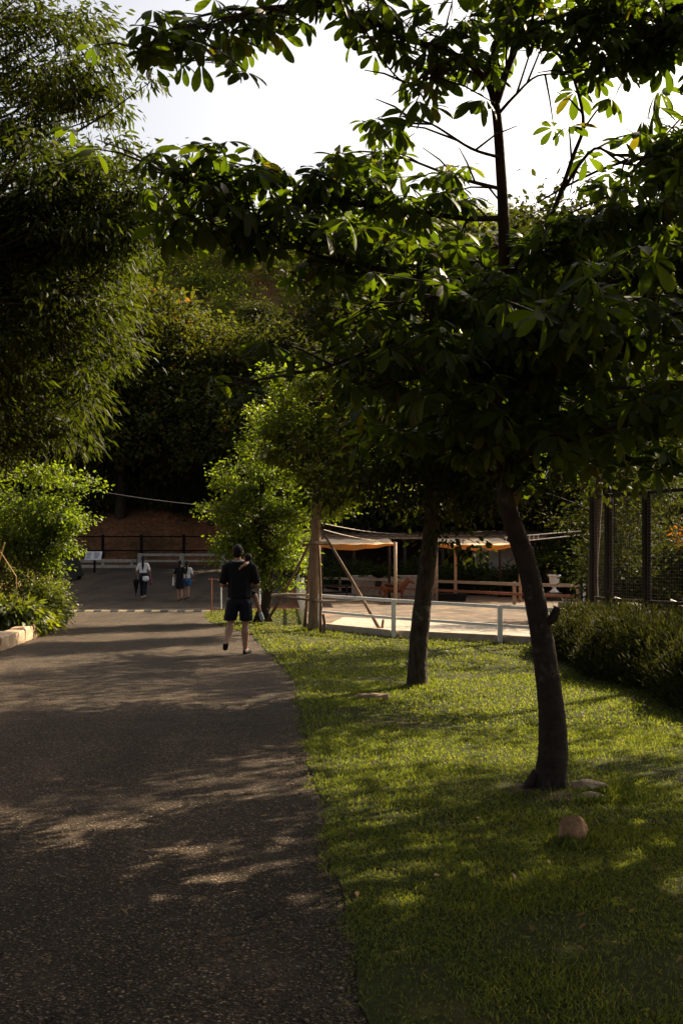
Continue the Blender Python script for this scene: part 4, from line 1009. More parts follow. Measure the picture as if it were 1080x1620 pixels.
# trough and low table
tr_ = empty('feed_trough', (lx(712, 37.0), 37.0, 0), 'small dark feed trough on the ring floor', 'trough')
b = MB(); b.add([(-.5, -.16, .05), (.5, -.16, .05), (.5, .16, .05), (-.5, .16, .05), (-.56, -.22, .3), (.56, -.22, .3), (.56, .22, .3), (-.56, .22, .3), (-.5, -.17, .28), (.5, -.17, .28), (.5, .17, .28), (-.5, .17, .28), (-.45, -.12, .1), (.45, -.12, .1), (.45, .12, .1), (-.45, .12, .1)],
      [(3, 2, 1, 0), (0, 1, 5, 4), (1, 2, 6, 5), (2, 3, 7, 6), (3, 0, 4, 7), (4, 5, 9, 8), (5, 6, 10, 9), (6, 7, 11, 10), (7, 4, 8, 11), (8, 9, 13, 12), (9, 10, 14, 13), (10, 11, 15, 14), (11, 8, 12, 15), (12, 13, 14, 15)]).build('basin', M['dark_plastic'], tr_)
for s_ in (-.4, .4): MB().box((s_, 0, .03), (.06, .3, .06)).build('foot', M['dark_wood'], tr_)
tb_ = empty('low_bench', (lx(528, 41.5), 41.5, 0), 'dark low bench at the left end of the riding ring', 'bench')
MB().box((0, 0, .45), (1.3, .4, .06)).build('seat', M['dark_wood'], tb_)
for s_ in (-.5, .5):
    MB().box((s_, 0, .21), (.08, .36, .42)).build('leg', M['dark_wood'], tb_)
MB().box((0, 0, .2), (.9, .05, .06)).build('stretcher', M['dark_wood'], tb_)
o = MB().tube([(0, 0, 0), (0, 0, .22)], [.2, .18], 12, wob=.06, rng=random.Random(1)).build('stump', M['log'], None, True); o.location = (lx(892, 31.8), 31.8, 0.0); tag(o, 'short stump at the right corner of the riding ring', 'stump')
# cables
def cable(label, pts, rad=.011, sag=.0):
    b = MB(); out = []
    for i in range(len(pts) - 1):
        a = P(*pts[i]); c = P(*pts[i + 1])
        for t in np.linspace(0, 1, 8)[:(8 if i == len(pts) - 2 else 7)]:
            p = a.lerp(c, float(t)); p.z -= sag * 4 * t * (1 - t); out.append(p)
    base = out[0].copy(); b.tube([p - base for p in out], rad, 6); o = b.build('overhead_cable', M['cable']); o.location = base; tag(o, label, 'cable'); return o
cable('overhead cable sagging across in front of the dark forest', [(20, 745, 44), (158, 777, 40), (330, 800, 36), (470, 826, 33)], .012, .05)
cable('thin overhead cable running from the staked tree to the stable roof', [(506, 827, 30), (640, 845, 44)], .013, .08)
cable('lower white cable holding the corner of the left shade sail', [(512, 838, 30), (600, 856, 37), (626, 857, 37)], .013, .04)
cl = empty('cable_ladder', P(800, 860, 34), 'pair of taut white cables with short rungs right of the leaning trunk', 'cable'); c = cl.location
A0, A1 = P(798, 850, 34), P(918, 840, 27); B0, B1 = P(798, 859, 34), P(948, 843, 27)
MB().tube([A0 - c, A1 - c], .012, 6).build('cable', M['white_paint'], cl); MB().tube([B0 - c, B1 - c], .012, 6).build('cable', M['white_paint'], cl)
for k in range(9):
    t = .02 + .06 * k; MB().tube([A0.lerp(A1, t) - c, B0.lerp(B1, t * .8) - c], .008, 5).build('rung', M['white_paint'], cl)

# ------------------------------------------------------------------ poles holding the staked tree
fr = empty('pole_frame', (lx(497, 22.4), 22.4, 0), 'frame of rough wooden poles tied around the staked tree', 'support'); c = fr.location
r = random.Random(6)
def pole(a, b_, r0=.035, mat='pole_wood', bend=.03):
    a = Vector(a); b_ = Vector(b_); pts = []
    j = Vector((r.uniform(-bend, bend), r.uniform(-bend, bend), r.uniform(-bend, bend)))
    for t in np.linspace(0, 1, 7): pts.append(a.lerp(b_, float(t)) + j * math.sin(t * 3.14) - c)
    MB().tube(pts, [r0 * (1 - .25 * t) for t in np.linspace(0, 1, 7)], 8, wob=.07, rng=r).build('pole', M[mat], fr, True)
pole(P(607, 1008, 20.9), P(507, 836, 22.3)); pole(P(423, 982, 24.6), P(495, 848, 22.6)); pole(P(482, 992, 23.4), P(492, 860, 22.7), .04); pole(P(507, 1003, 21.6), P(504, 862, 22.3), .03)
pole(P(478, 863, 22.2), P(524, 861, 22.2), .03); pole(P(498, 858, 22.1), P(520, 858, 22.1), .028, 'branch_pale'); pole(P(430, 942, 23.7), P(490, 942, 23.0), .03, 'branch_pale'); pole(P(440, 945, 23.6), P(513, 953, 22.0), .03)
pole(P(503, 951, 21.9), P(578, 946, 21.3), .032, 'branch_pale', .07); pole(P(512, 1003, 21.5), P(511, 972, 21.5), .035); pole(P(602, 1004, 20.9), P(606, 980, 20.9), .03)

# ------------------------------------------------------------------ netted cage on the right
cg = empty('netted_cage', (5.2, 20.5, 0), 'tall dark netted cage behind the hedge at the right', 'cage'); c = cg.location
CX = [(lx(938, 21), 21), (lx(962, 20), 20), (lx(1022, 19), 19), (lx(1095, 18), 18)]
for i, (x_, y_) in enumerate(CX):
    MB().box((x_ - c.x, y_ - c.y, 1.35), (.12, .12, 2.75), rz=.3).build('post', M['iron'], cg)
for i in range(len(CX) - 1):
    a = Vector((*CX[i], 0)) - c; b_ = Vector((*CX[i + 1], 0)) - c
    for h_ in (.75, 2.68): MB().bar(a + Vector((0, .02, h_)), b_ + Vector((0, .02, h_)), .05, .06).build('rail', M['iron'], cg)
    b = MB(); L = (b_ - a).length; nn = int(L / .06)
    for k in range(nn):
        p = a.lerp(b_, k / nn); b.tube([p + Vector((0, -.07, .05)), p + Vector((0, -.07, 2.7))], .0011, 3, cap=False)
    for k in range(44):
        h_ = .05 + k * .06; b.tube([a + Vector((0, -.07, h_)), b_ + Vector((0, -.07, h_))], .0011, 3, cap=False)
    b.build('net', M['concrete_grey'], cg)
lr = empty('low_rail', (lx(985, 22), 22, 0), 'low weathered white rails inside the netted cage', 'rail'); c = lr.location
for a, b_ in (((972, 946, 23), (1012, 958, 21.5)), ((965, 966, 22.5), (1012, 963, 21.5)), ((1060, 950, 22), (1092, 962, 21))):
    MB().bar(P(*a) - c, P(*b_) - c, .03, .05).build('rail', M['white_paint'], lr)
for a in ((977, 948, 22.8), (1010, 956, 21.6)):
    p = P(*a); MB().box((p.x - c.x, p.y - c.y + .05, .28), (.06, .06, .6)).build('post', M['white_paint'], lr)
# trees inside and behind the cage
make_tree('cage_tree', 'slender yellow-green tree behind the cage netting', [(6.9, 27, -.03, .1), (6.9, 27, 1.5, .07), (6.8, 27, 3, .05), (6.8, 27, 4.6, .02)],
          [((6.9, 27, 2.2), (.8, .8, 1.2)), ((7.6, 27, 3.4), (1.2, 1.0, 1.0)), ((6.6, 26.6, 3.8), (1.0, .8, .7))], 120, 70, .2, .09, .045, M['leaf_dark'], M['bark_dark'], 51)
make_tree('cage_tree', 'small tree with orange leaves at the right edge behind the cage', [(8.3, 25.5, -.03, .08), (8.3, 25.5, 1.2, .06), (8.3, 25.4, 2.6, .02)],
          [((8.45, 25.4, 1.75), (.28, .4, .28)), ((8.7, 25.5, 2.1), (.3, .3, .28))], 24, 44, .16, .09, .045, M['leaf_orange'], M['bark_dark'], 52)

for i, (px, Y, sx, sz, lab) in enumerate([(992, 25, .8, 1.5, 'dark shrub behind the left post of the cage'), (1045, 26, 1.0, 1.7, 'dark shrub behind the middle of the cage'), (1075, 25.5, 1.1, 1.8, 'dark shrub behind the right side of the cage'), (1000, 33, 2.2, 3.0, 'tall dark thicket far behind the cage'), (965, 38.5, 1.1, 1.2, 'dark shrub between the cage and the riding ring')]):
    shrub('shrub', lab, (lx(px, Y), Y, 0), [((0, 0, sz * .5), (sx, .8, sz * .5))], 170, 40, .2, .12, .05, M['leaf_dark'], 80 + i, .2)
# ------------------------------------------------------------------ plaza end: barriers, iron fence, board, bin, box
def gz(px, Y): return G(lx(px, Y), Y)
sb = empty('speed_bump', (lx(100, 30.4), 30.4, 0), 'low striped speed bump across the road', 'speed bump'); c = sb.location
x_ = lx(97, 30.4); k = 0
while x_ < lx(340, 30.4):
    wd = .25 if k % 2 else .22
    vs_ = []
    for xx in (x_ + .005, x_ + wd - .005):
        for yy, zz in ((-.17, .004), (-.12, .035), (-.04, .055), (.04, .055), (.12, .035), (.17, .004)): vs_.append((xx - c.x, yy, zz))
    fs_ = [(i, i + 1, i + 7, i + 6) for i in range(5)] + [(0, 1, 2, 3, 4, 5), (11, 10, 9, 8, 7, 6)]
    MB().add(vs_, fs_).build('segment', M['yellow_paint'] if k % 2 else M['black_rubber'], sb); x_ += wd; k += 1
ba = empty('guard_rail', (lx(222, 53), 53, gz(222, 53)), 'weathered pale guard rail across the end of the road', 'guard rail'); c = ba.location
X = [lx(p, 53) for p in (222, 288, 352, 416, 480)]
for i, x_ in enumerate(X):
    MB().box((x_ - c.x, 0, .34), (.22, .2, .76)).build('post', M['concrete_grey'], ba)
    if i < 4:
        for h_, w_, t_ in ((.64, .2, .13), (.34, .12, .11)):
            MB().box(((x_ + X[i + 1]) / 2 - c.x, -.02, h_), (X[i + 1] - x_ - .22, w_, t_)).build('rail', M['concrete_grey'], ba)
ke = empty('low_kerb', (lx(170, 53), 53, gz(170, 53)), 'low pale double kerb left of the guard rail', 'kerb'); c = ke.location
for x0_, x1_, dy, h_, z_ in ((100, 218, 0, .16, .06), (100, 214, .5, .16, .34)):
    MB().box((lx((x0_ + x1_) / 2, 53) - c.x, dy, z_), (lx(x1_, 53) - lx(x0_, 53), .2, h_)).build('kerb_block', M['concrete_grey'], ke)
for px in (110, 160, 206):
    MB().box((lx(px, 53) - c.x, .5, .12), (.14, .16, .30)).build('support_block', M['concrete_grey'], ke)
fe = empty('iron_fence', (lx(224, 57), 57, gz(224, 57)), 'dark iron post and rail fence below the red earth bank', 'fence'); c = fe.location
pxs = [-30, 36, 98, 163, 224, 291, 358, 425, 490]
for i, px in enumerate(pxs):
    x_ = lx(px, 57); zb = gz(px, 57)
    MB().box((x_ - c.x, 0, 2.0 - c.z), (.14, .12, 1.55)).build('post', M['iron'], fe)
    if i < len(pxs) - 1:
        for h_ in (2.66, 1.92): MB().bar((x_ - c.x, -.08, h_ - c.z), (lx(pxs[i + 1], 57) - c.x, -.08, h_ - c.z), .05, .07).build('rail', M['iron'], fe)
ib = empty('information_board', (lx(150, 50), 50, gz(150, 50)), 'tilted white information board on a single post', 'board')
MB().box((0, 0, .32), (.09, .09, .66)).build('post', M['iron'], ib)
R_ = Matrix.Rotation(math.radians(52), 3, 'X')
MB().box((-.05, 0, .78), (.76, .50, .04), M=R_).build('panel', M['board_print'], ib)
r = random.Random(5); b = MB()
for k in range(7):
    for s_, wd in ((-.22, .24), (.14, .28)):
        p = Vector((-.05 + s_, .17 - .055 * k, .0225)); b.box(Vector((0, 0, .78)) + R_ @ p, (wd * r.uniform(.6, 1), .018, .003), M=R_)
b.build('print_lines', M['iron'], ib)
bn = empty('metal_stand', (lx(76, 33.5), 33.5, gz(76, 33.5)), 'small grey metal stand at the end of the planter', 'stand')
for s_ in (-.16, .16): MB().box((s_, 0, .33), (.07, .07, .75)).build('post', M['concrete_grey'], bn)
MB().box((0, 0, .68), (.25, .06, .06)).build('bar', M['iron'], bn); MB().box((.04, .2, .3), (.24, .2, .62)).build('bin', M['iron'], bn)
bx = empty('covered_cart', (lx(102, 46), 46, gz(102, 46)), 'black covered cart parked under the trees beside the information board', 'cart')
b = MB(); b.add([(-.85, -.4, .18), (.75, -.4, .18), (.75, .4, .18), (-.85, .4, .18), (-.7, -.36, .82), (.55, -.36, .95), (.55, .36, .95), (-.7, .36, .82)], [(3, 2, 1, 0), (0, 1, 5, 4), (1, 2, 6, 5), (2, 3, 7, 6), (3, 0, 4, 7), (4, 5, 6, 7)]).build('cover', M['dark_plastic'], bx)
for sx in (-.55, .5):
    for sy in (-.36, .36):
        MB().tube([(sx, sy - .04, .16), (sx, sy + .04, .16)], .16, 14).build('wheel', M['black_rubber'], bx)
# thin pipe frames at the end of the lawn
pfm = empty('pipe_frame', (lx(380, 31), 31, 0), 'white pipe frame standing on the grass behind the man', 'frame'); c = pfm.location
xa, xb = lx(350, 31), lx(411, 31)
for x_ in (xa, xb): MB().tube([(x_ - c.x, 0, 0), (x_ - c.x, 0, .88)], .022, 8).build('post', M['white_paint'], pfm)
MB().tube([(xa - c.x - .1, 0, .895), (xb - c.x + .04, 0, .895)], .02, 8).build('bar', M['white_paint'], pfm)
rpm = empty('pipe_frame', (lx(335, 27.8), 27.8, 0), 'thin red pipe frame at the road edge near the speed bump', 'frame'); c = rpm.location
for px in (335, 372): MB().tube([(lx(px, 27.8) - c.x, 0, 0), (lx(px, 27.8) - c.x, 0, 1.0)], .013, 8).build('post', M['rail_red'], rpm)
for h_ in (.2, .97): MB().tube([(lx(329, 27.8) - c.x, -.045, h_), (lx(376, 27.8) - c.x, -.045, h_)], .010, 8).build('bar', M['rail_red'], rpm)

# ------------------------------------------------------------------ people and pony
def hull_mesh(prims):
    """prims: list of lists of (centre, (rx,ry,rz)); each list becomes one convex hull; all joined"""
    me = bpy.data.meshes.new('tmp'); bm = bmesh.new()
    for pr in prims:
        b2 = bmesh.new()
        for c_, rr_ in pr:
            if not hasattr(rr_, '__len__'): rr_ = (rr_,) * 3
            t = bmesh.new(); bmesh.ops.create_icosphere(t, subdivisions=2, radius=1)
            for v in t.verts: b2.verts.new((c_[0] + v.co.x * rr_[0], c_[1] + v.co.y * rr_[1], c_[2] + v.co.z * rr_[2]))
            t.free()
        res = bmesh.ops.convex_hull(b2, input=list(b2.verts))
        bmesh.ops.delete(b2, geom=[e for e in res['geom_interior'] if isinstance(e, bmesh.types.BMVert)], context='VERTS')
        bmesh.ops.recalc_face_normals(b2, faces=b2.faces)
        t = bpy.data.meshes.new('t'); b2.to_mesh(t); b2.free(); bm.from_mesh(t); bpy.data.meshes.remove(t)
    bm.to_mesh(me); bm.free(); return me
def blob(name, prims, mat, parent, voxel=.01, smooth=4):
    me = hull_mesh(prims); o = bpy.data.objects.new('tmp', me); COL.objects.link(o)
    m1 = o.modifiers.new('r', 'REMESH'); m1.mode = 'VOXEL'; m1.voxel_size = voxel; m1.use_smooth_shade = True
    m2 = o.modifiers.new('s', 'SMOOTH'); m2.iterations = smooth; m2.factor = .5
    dg = bpy.context.evaluated_depsgraph_get(); me2 = bpy.data.meshes.new_from_object(o.evaluated_get(dg), depsgraph=dg)
    bpy.data.objects.remove(o); bpy.data.meshes.remove(me)
    me2.name = name; me2.materials.clear(); me2.materials.append(mat)
    me2.polygons.foreach_set('use_smooth', np.ones(len(me2.polygons), bool))
    return link(bpy.data.objects.new(name, me2), parent)
def chain(pts):   # tapered limb through (point, radius)
    return [[pts[i], pts[i + 1]] for i in range(len(pts) - 1)]
def hand(wrist, d, palm_n, thumb, s=1.0, curl=.35):
    """five fingers curling towards palm_n; d = finger direction, thumb = side direction"""
    d = Vector(d).normalized(); pn = Vector(palm_n).normalized(); th = Vector(thumb).normalized(); wv = Vector(wrist); out = []
    k = wv + d * .085 * s
    out.append([(wv, .024 * s), (k + th * .028 * s, .016 * s), (k - th * .030 * s, .015 * s)])
    for i, ln in enumerate((.070, .078, .072, .056)):
        b_ = k + th * (.030 - .020 * i) * s; q1 = b_ + (d + pn * curl * .5) * ln * .5 * s; q2 = q1 + (d * .7 + pn * curl * 1.6) * ln * .5 * s
        out += chain([(b_, .0095 * s), (q1, .009 * s), (q2, .0075 * s)])
    t0 = wv + d * .03 * s + th * .022 * s; t1 = t0 + (d * .6 + th * .8) * .04 * s; t2 = t1 + (d * .9 + th * .3 + pn * .3) * .03 * s
    out += chain([(t0, .012 * s), (t1, .011 * s), (t2, .009 * s)]); return out
def head(c_, s=1.0, fwd=Vector((0, 1, 0))):
    """head of full height .23*s centred at c_, facing fwd"""
    c_ = Vector(c_); f = Vector(fwd).normalized(); sd_ = Vector((f.y, -f.x, 0)); z = Vector((0, 0, 1)); pr = []
    pr.append([(c_ + z * .02 * s - f * .012 * s, (.078 * s, .092 * s, .092 * s)), (c_ + f * .045 * s - z * .075 * s, .042 * s)])
    pr.append([(c_ + f * .088 * s + z * .005 * s, .010 * s), (c_ + f * .105 * s - z * .022 * s, .014 * s)])             # nose
    pr.append([(c_ + f * .088 * s - z * .058 * s + sd_ * .014 * s, .008 * s), (c_ + f * .088 * s - z * .058 * s - sd_ * .014 * s, .008 * s)])
    for g_ in (-1, 1): pr.append([(c_ + sd_ * g_ * .080 * s + z * .015 * s, (.009 * s, .016 * s, .024 * s)), (c_ + sd_ * g_ * .076 * s - z * .018 * s, .009 * s)])
    return pr
def eyes(c_, s, parent, fwd=Vector((0, 1, 0))):
    c_ = Vector(c_); f = Vector(fwd).normalized(); sd_ = Vector((f.y, -f.x, 0))
    for g_ in (-1, 1): blob('eye', [[(c_ + f * .083 * s + sd_ * g_ * .032 * s + Vector((0, 0, .004 * s)), .011 * s)]], M['eye'], parent, .004, 1)

# man carrying a child, walking away
MY = 16.9
man = empty('person', (lx(379, MY), MY, .006), 'man in black shirt and black shorts walking away, carrying a child', 'person')
hd_c = (-.03, .02, 1.60)
LH, LK, LA = Vector((-.10, 0, .88)), Vector((-.145, .03, .47)), Vector((-.185, -.20, .20))
RH, RK, RA = Vector((.09, 0, .88)), Vector((.085, .06, .46)), Vector((.085, .04, .085))
body = head(hd_c, 1.0) + chain([((-.025, 0, 1.50), .055), ((-.01, -.01, 1.40), .062)])
body += [[((-.165, -.005, 1.38), .06), ((.165, -.005, 1.38), .06), ((0, 0, 1.15), (.155, .10, .08))], [((0, 0, 1.15), (.15, .10, .08)), ((0, 0, .92), (.165, .115, .09))]]
for H_, K_, A_ in ((LH, LK, LA), (RH, RK, RA)):
    body += chain([(H_, .088), (H_.lerp(K_, .5), .074), (K_, .052), (K_.lerp(A_, .3) + Vector((0, -.02, 0)), .066), (K_.lerp(A_, .7), .050), (A_, .038)])
body += [[(LA, .034), (LA + Vector((-.02, -.035, -.02)), .030), (LA + Vector((-.03, .10, -.10)), .028)], [(RA, .034), (RA + Vector((0, -.035, -.05)), .030), (RA + Vector((.05, .15, -.055)), .026)]]
LS, LEb, LW = Vector((-.205, -.01, 1.36)), Vector((-.27, .0, 1.09)), Vector((-.12, .22, 1.08))
RS, REb, RW = Vector((.205, -.01, 1.36)), Vector((.275, .03, 1.09)), Vector((.09, .25, 1.02))
for S_, E_, W_ in ((LS, LEb, LW), (RS, REb, RW)):
    body += chain([(S_, .058), (S_.lerp(E_, .5), .048), (E_, .040), (E_.lerp(W_, .3), .041), (W_, .027)])
body += hand(LW, (.8, .25, .05), (.2, 1, .2), (0, 0, 1), 1.0, .3) + hand(RW, (-.8, .2, .05), (-.2, 1, .2), (0, 0, 1), 1.0, .3)
blob('body', body, M['skin'], man, .0085, 3)
eyes(hd_c, 1.0, man)
hc = Vector(hd_c)
blob('hair', [[(hc + Vector((0, -.022, .035)), (.085, .092, .093)), (hc + Vector((0, -.05, -.03)), (.070, .05, .055))], [(hc + Vector((0, .06, .085)), (.06, .04, .03)), (hc + Vector((0, 0, .11)), (.06, .06, .03))]], M['hair'], man, .008, 2)
sh_ = [[((-.175, -.005, 1.385), .072), ((.175, -.005, 1.385), .072), ((0, 0, 1.20), (.185, .125, .06))], [((0, 0, 1.20), (.185, .125, .06)), ((0, 0, .90), (.195, .14, .06))], [((0, -.005, 1.44), (.085, .07, .03)), ((0, 0, 1.38), (.19, .08, .04))]]
for S_, E_ in ((LS, LEb), (RS, REb)): sh_ += [[(S_, .074), (S_.lerp(E_, .72), .072)]]
shirt = blob('shirt', sh_, M['black_cloth'], man, .009, 3)
b = MB(); ring = [(-.02 + .082 * math.cos(a), -.005 + .072 * math.sin(a), 1.475 + .012 * math.sin(a)) for a in np.linspace(0, 2 * math.pi, 25)]
b.tube(ring, .013, 6, cap=False); b.build('collar', M['grey_trim'], shirt, True)
so = [[((0, 0, .93), (.178, .125, .05)), ((0, 0, .80), (.19, .13, .06))]]
for sx, H_, K_ in ((-1, LH, LK), (1, RH, RK)):
    so += [[((H_.x, 0, .82), (.105, .125, .08)), (tuple(H_.lerp(K_, .82) + Vector((sx * .015, 0, 0))), (.108, .118, .02))]]
blob('shorts', so, M['navy_cloth'], man, .009, 3)
for A_, tail in ((LA, Vector((-.03, .11, -.105))), (RA, Vector((.055, .16, -.052)))):
    bk = A_ + (Vector((-.02, -.045, -.035)) if A_ is LA else Vector((-.005, -.05, -.052)))
    blob('shoe', [[(bk, .032), (A_ + Vector((0, .0, -.028)), .038), (A_ + tail, (.040, .045, .026))]], M['black_cloth'], man, .007, 2)
# child held in front of the man's right shoulder
ch = empty('person', (lx(379, MY) + .085, MY + .20, .9), 'small child held in front of the man in black, arm over his shoulder', 'person')
ch_h = (.015, .02, .60); sc_ = .82
cb = head(ch_h, sc_, Vector((-.75, .65, 0))) + chain([((.01, .02, .51), .035), ((0, .02, .46), .04)])
cb += [[((-.07, .03, .43), .042), ((.07, .03, .43), .042), ((0, .04, .22), (.085, .065, .05))], [((0, .04, .22), (.085, .065, .05)), ((0, .05, .08), (.095, .07, .05))]]
cb += chain([((.06, .0, .44), .036), ((.07, -.14, .55), .030), ((.02, -.30, .525), .027), ((-.02, -.33, .50), .020)]) + hand((-.02, -.33, .50), (-.7, -.1, -.6), (0, 1, 0), (0, .2, .8), .6, .3)
cb += chain([((-.07, .03, .43), .036), ((-.13, .02, .33), .030), ((-.14, -.06, .26), .021)]) + hand((-.14, -.06, .26), (.6, .1, -.5), (0, -1, 0), (0, 0, 1), .6, .3)
cb += chain([((.05, .04, .07), .055), ((.13, -.10, .04), .048), ((.155, -.13, .02), .042), ((.19, -.12, -.10), .038), ((.235, -.12, -.24), .027)]) + chain([((.235, -.12, -.24), .027), ((.25, -.08, -.28), .022)])
cb += chain([((-.05, .04, .07), .055), ((-.12, -.02, .02), .048), ((-.14, .0, -.06), .038), ((-.15, .0, -.2), .027)]) + chain([((-.15, 0, -.2), .027), ((-.15, .05, -.24), .022)])
blob('body', cb, M['skin'], ch, .008, 2)
cc = Vector(ch_h); blob('hair', [[(cc + Vector((.016, -.016, .022)), (.070, .072, .080))]], M['hair'], ch, .008, 2)
blob('top', [[((-.075, .03, .43), .05), ((.075, .03, .43), .05), ((0, .045, .16), (.10, .08, .05))], [((.06, 0, .44), .046), ((.075, -.16, .555), .042)]], M['black_cloth'], ch, .008, 2)
blob('shorts', [[((0, .05, .12), (.10, .08, .05)), ((.05, .04, .06), .066), ((-.05, .04, .06), .066)], [((.05, .04, .07), .064), ((.13, -.1, .045), .058)]], M['navy_cloth'], ch, .008, 2)
blob('shoe', [[((.24, -.125, -.26), .034), ((.262, -.06, -.345), (.036, .04, .034))]], M['blue_white'], ch, .007, 2)
blob('shoe', [[((-.15, -.005, -.225), .034), ((-.155, .07, -.275), (.036, .04, .034))]], M['blue_white'], ch, .007, 2)

def stand_person(loc, label, h, top, bottom, topm, botm, hairlen, stride, long_skirt=False, arms=((-.24, .05), (.24, .05)), shoe='black_cloth', shorts=False):
    s = h / 1.62; root = empty('person', loc, label, 'person'); V3 = lambda x, y, z: Vector((x * s, y * s, z * s))
    hc = V3(0, 0, 1.50); pr = head(hc, .96 * s) + chain([(V3(0, 0, 1.40), .045 * s), (V3(0, 0, 1.32), .05 * s)])
    pr += [[(V3(-.135, 0, 1.28), .048 * s), (V3(.135, 0, 1.28), .048 * s), (V3(0, 0, 1.05), tuple(a * s for a in (.115, .085, .06)))], [(V3(0, 0, 1.05), tuple(a * s for a in (.115, .085, .06))), (V3(0, 0, .85), tuple(a * s for a in (.15, .10, .08)))]]
    for sx, st_ in ((-1, stride), (1, -stride)):
        H_, K_, A_ = V3(sx * .08, 0, .82), V3(sx * .075, st_ * .5 + .02, .45), V3(sx * .07, st_, .08 + (.05 if st_ < 0 else 0))
        pr += chain([(H_, .08 * s), (K_, .05 * s), (K_.lerp(A_, .3), .05 * s), (A_, .032 * s)]); pr += [[(A_, .03 * s), (A_ + V3(0, -.03, -.045), .025 * s), (A_ + V3(0, .12, -.055), .022 * s)]]
        blob('shoe', [[(A_ + V3(0, -.04, -.048), .030 * s), (A_ + V3(0, .0, -.03), .036 * s), (A_ + V3(0, .13, -.052), tuple(a * s for a in (.035, .04, .024)))]], M[shoe], root, .009, 2)
    for sx, (ex, wy) in zip((-1, 1), arms):
        S_, E_, W_ = V3(sx * .16, 0, 1.27), V3(ex, -.02, 1.02), V3(ex * .95, .14 + wy, .86)
        pr += chain([(S_, .045 * s), (E_, .035 * s), (W_, .024 * s)]) + hand(W_, (0, .35, -1), (-sx, 0, 0), (0, 1, 0), .9 * s, .3)
    blob('body', pr, M['skin'], root, .011, 2); eyes(hc, .96 * s, root)
    hr = [[(hc + V3(0, -.02, .03), tuple(a * s for a in (.082, .088, .09))), (hc + V3(0, -.045, -.03), tuple(a * s for a in (.07, .05, .06)))]]
    if hairlen: hr += [[(hc + V3(0, -.085, 0), .04 * s), (hc + V3(0, -.115, -hairlen * .6), tuple(a * s for a in (.05, .03, .05))), (hc + V3(0, -.11, -hairlen), .018 * s)]]
    blob('hair', hr, M['hair'], root, .009, 2)
    tp_ = [[(V3(-.14, 0, 1.29), .058 * s), (V3(.14, 0, 1.29), .058 * s), (V3(0, 0, 1.08), tuple(a * s for a in (.14, .105, .05)))], [(V3(0, 0, 1.08), tuple(a * s for a in (.14, .105, .05))), (V3(0, 0, top), tuple(a * s for a in (.155, .115, .03)))]]
    for sx, (ex, wy) in zip((-1, 1), arms): tp_ += [[(V3(sx * .16, 0, 1.27), .058 * s), (V3(sx * .16, 0, 1.27).lerp(V3(ex, -.02, 1.02), .7), .055 * s)]]
    blob('top', tp_, M[topm], root, .010, 2)
    bt = [[(V3(0, 0, .95), tuple(a * s for a in (.14, .10, .04))), (V3(0, 0, .82), tuple(a * s for a in (.17, .125, .05)))]]
    if long_skirt: bt += [[(V3(0, 0, .85), tuple(a * s for a in (.17, .12, .05))), (V3(0, 0, bottom), tuple(a * s for a in (.19, .14, .02)))]]
    else:
        for sx, st_ in ((-1, stride), (1, -stride)):
            H_, K_, A_ = V3(sx * .085, 0, .82), V3(sx * .078, st_ * .5 + .02, .45), V3(sx * .072, st_, .08 + (.05 if st_ < 0 else 0))
            if shorts: bt += [[(H_, .098 * s), (H_.lerp(K_, .55), .09 * s)]]
            else: bt += chain([(H_, .095 * s), (K_, .072 * s), (K_.lerp(A_, .82), .062 * s)])
    blob('bottoms', bt, M[botm], root, .010, 2)
    return root
WY = 38.2
w1x = lx(227, WY); stand_person((w1x, WY, G(w1x, WY) + .006), 'woman in white top and dark trousers with a long ponytail, walking on the dark plaza', 1.53, .98, .2, 'white_cloth', 'navy_cloth', .42, .12, shoe='yellow_paint', arms=((-.25, .0), (.25, .02)))
# her bags and folded umbrella
um = empty('folded_umbrella', (w1x - .28, WY + .1, G(w1x, WY) + .14), 'dark folded umbrella hanging from the hand of the woman in white', 'umbrella')
b = MB(); b.lathe((0, 0, 0), [(.005, 0), (.02, .05), (.06, .22), (.10, .42), (.11, .5), (.06, .56), (.015, .58)], 14); b.build('canopy', M['black_cloth'], um, True)
b = MB(); b.tube([(0, 0, -.1), (0, 0, .66)], .009, 6); b.build('shaft', M['iron'], um)
hb_ = empty('handbag', (w1x + .12, WY - .17, G(w1x, WY) + .70), 'round white bag on the back of the woman in white', 'bag')
blob('pouch', [[((0, 0, .0), (.12, .06, .09)), ((0, 0, .06), (.12, .05, .05))]], M['white_cloth'], hb_, .009, 2)
MB().tube([(-.09, .02, .09), (0, .06, .17), (.09, .02, .09)], .01, 6).build('strap', M['black_cloth'], hb_)
hb2 = empty('handbag', (w1x + .28, WY - .02, G(w1x, WY) + .55), 'plum-coloured bag hanging at the right hip of the woman in white', 'bag')
blob('pouch', [[((0, 0, 0), (.05, .09, .07)), ((-.02, 0, .2), (.03, .06, .05))]], M['plum_cloth'], hb2, .009, 2)
MB().tube([(-.02, -.04, .22), (-.06, 0, .36), (-.02, .04, .22)], .008, 6).build('strap', M['plum_cloth'], hb2)
WY2 = 37.4; w2x = lx(285, WY2); stand_person((w2x, WY2, G(w2x, WY2) + .006), 'woman in a black dress with long dark hair and a white bag on her left', 1.42, .9, .50, 'black_cloth', 'black_cloth', .55, .06, long_skirt=True)
w3x = lx(296, 37.9); stand_person((w3x, 37.9, G(w3x, 37.9) + .006), 'person in white shirt and blue shorts walking beside the woman in black', 1.36, .80, .4, 'white_cloth', 'blue_cloth', .45, .10, shorts=True)
tb2 = empty('tote_bag', (w2x - .23, WY2 + .02, G(w2x, WY2) + .55), 'white tote bag hanging at the left of the woman in black', 'bag')
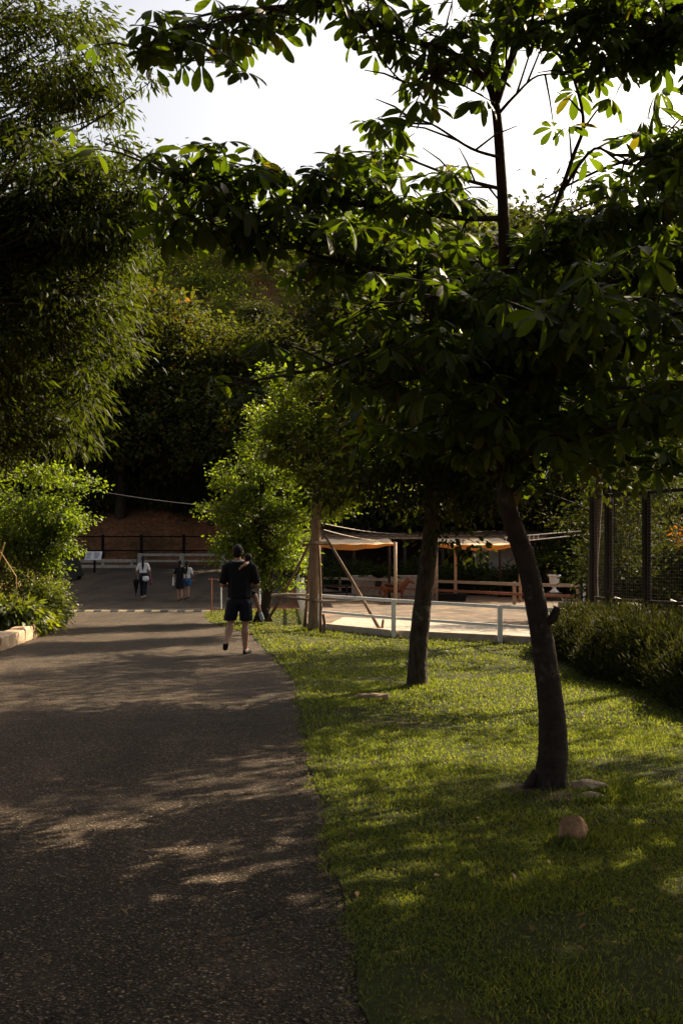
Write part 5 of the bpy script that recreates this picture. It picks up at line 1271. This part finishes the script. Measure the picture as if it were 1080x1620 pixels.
blob('pouch', [[((0, 0, 0), (.05, .10, .03)), ((0, 0, .26), (.03, .09, .02))]], M['white_cloth'], tb2, .009, 1)
MB().tube([(0, -.06, .26), (.02, 0, .55), (0, .06, .26)], .008, 6).build('strap', M['white_cloth'], tb2)

# pony
po = empty('pony', (lx(624, 36.2), 36.2, .025), 'small brown pony standing behind the shade sail post', 'pony')
V3 = lambda x, y, z: Vector((x, y, z))
pb_ = [[(V3(-.30, 0, .50), (.15, .15, .14)), (V3(.0, 0, .47), (.17, .155, .15))], [(V3(0, 0, .47), (.17, .155, .15)), (V3(.22, 0, .50), (.13, .13, .16))]]
pb_ += chain([(V3(.27, 0, .56), .12), (V3(.38, 0, .66), .085), (V3(.45, 0, .74), .07)])
pb_ += chain([(V3(.46, 0, .745), .062), (V3(.56, 0, .70), .050), (V3(.635, 0, .655), .036)])
for sy in (-.035, .035): pb_ += chain([(V3(.435, sy, .79), .018), (V3(.43, sy * 1.2, .845), .008)])
for sy in (-.08, .08):
    pb_ += chain([(V3(.24, sy, .42), .062), (V3(.25, sy, .25), .034), (V3(.245, sy, .22), .034), (V3(.245, sy, .08), .022), (V3(.26, sy, .03), .032)])
    pb_ += chain([(V3(-.32, sy, .45), .088), (V3(-.27, sy, .33), .058), (V3(-.37, sy, .22), .034), (V3(-.355, sy, .08), .023), (V3(-.34, sy, .03), .032)])
blob('body', pb_, M['pony_coat'], po, .012, 3)
blob('tail', [[(V3(-.44, 0, .55), .03), (V3(-.50, 0, .38), .045)], [(V3(-.50, 0, .38), .045), (V3(-.49, 0, .18), .015)]], M['pony_coat'], po, .011, 2)
blob('mane', [[(V3(.30, 0, .67), .035), (V3(.42, 0, .80), .03)], [(V3(.42, 0, .80), .03), (V3(.49, 0, .80), .02)]], M['pony_coat'], po, .010, 2)
blob('saddle_blanket', [[(V3(-.25, 0, .56), (.14, .155, .10)), (V3(.05, 0, .55), (.13, .165, .10))]], M['pony_dark'], po, .012, 2)
for sy in (-.045, .045): blob('eye', [[(V3(.52, sy, .735), .010)]], M['eye'], po, .004, 1)
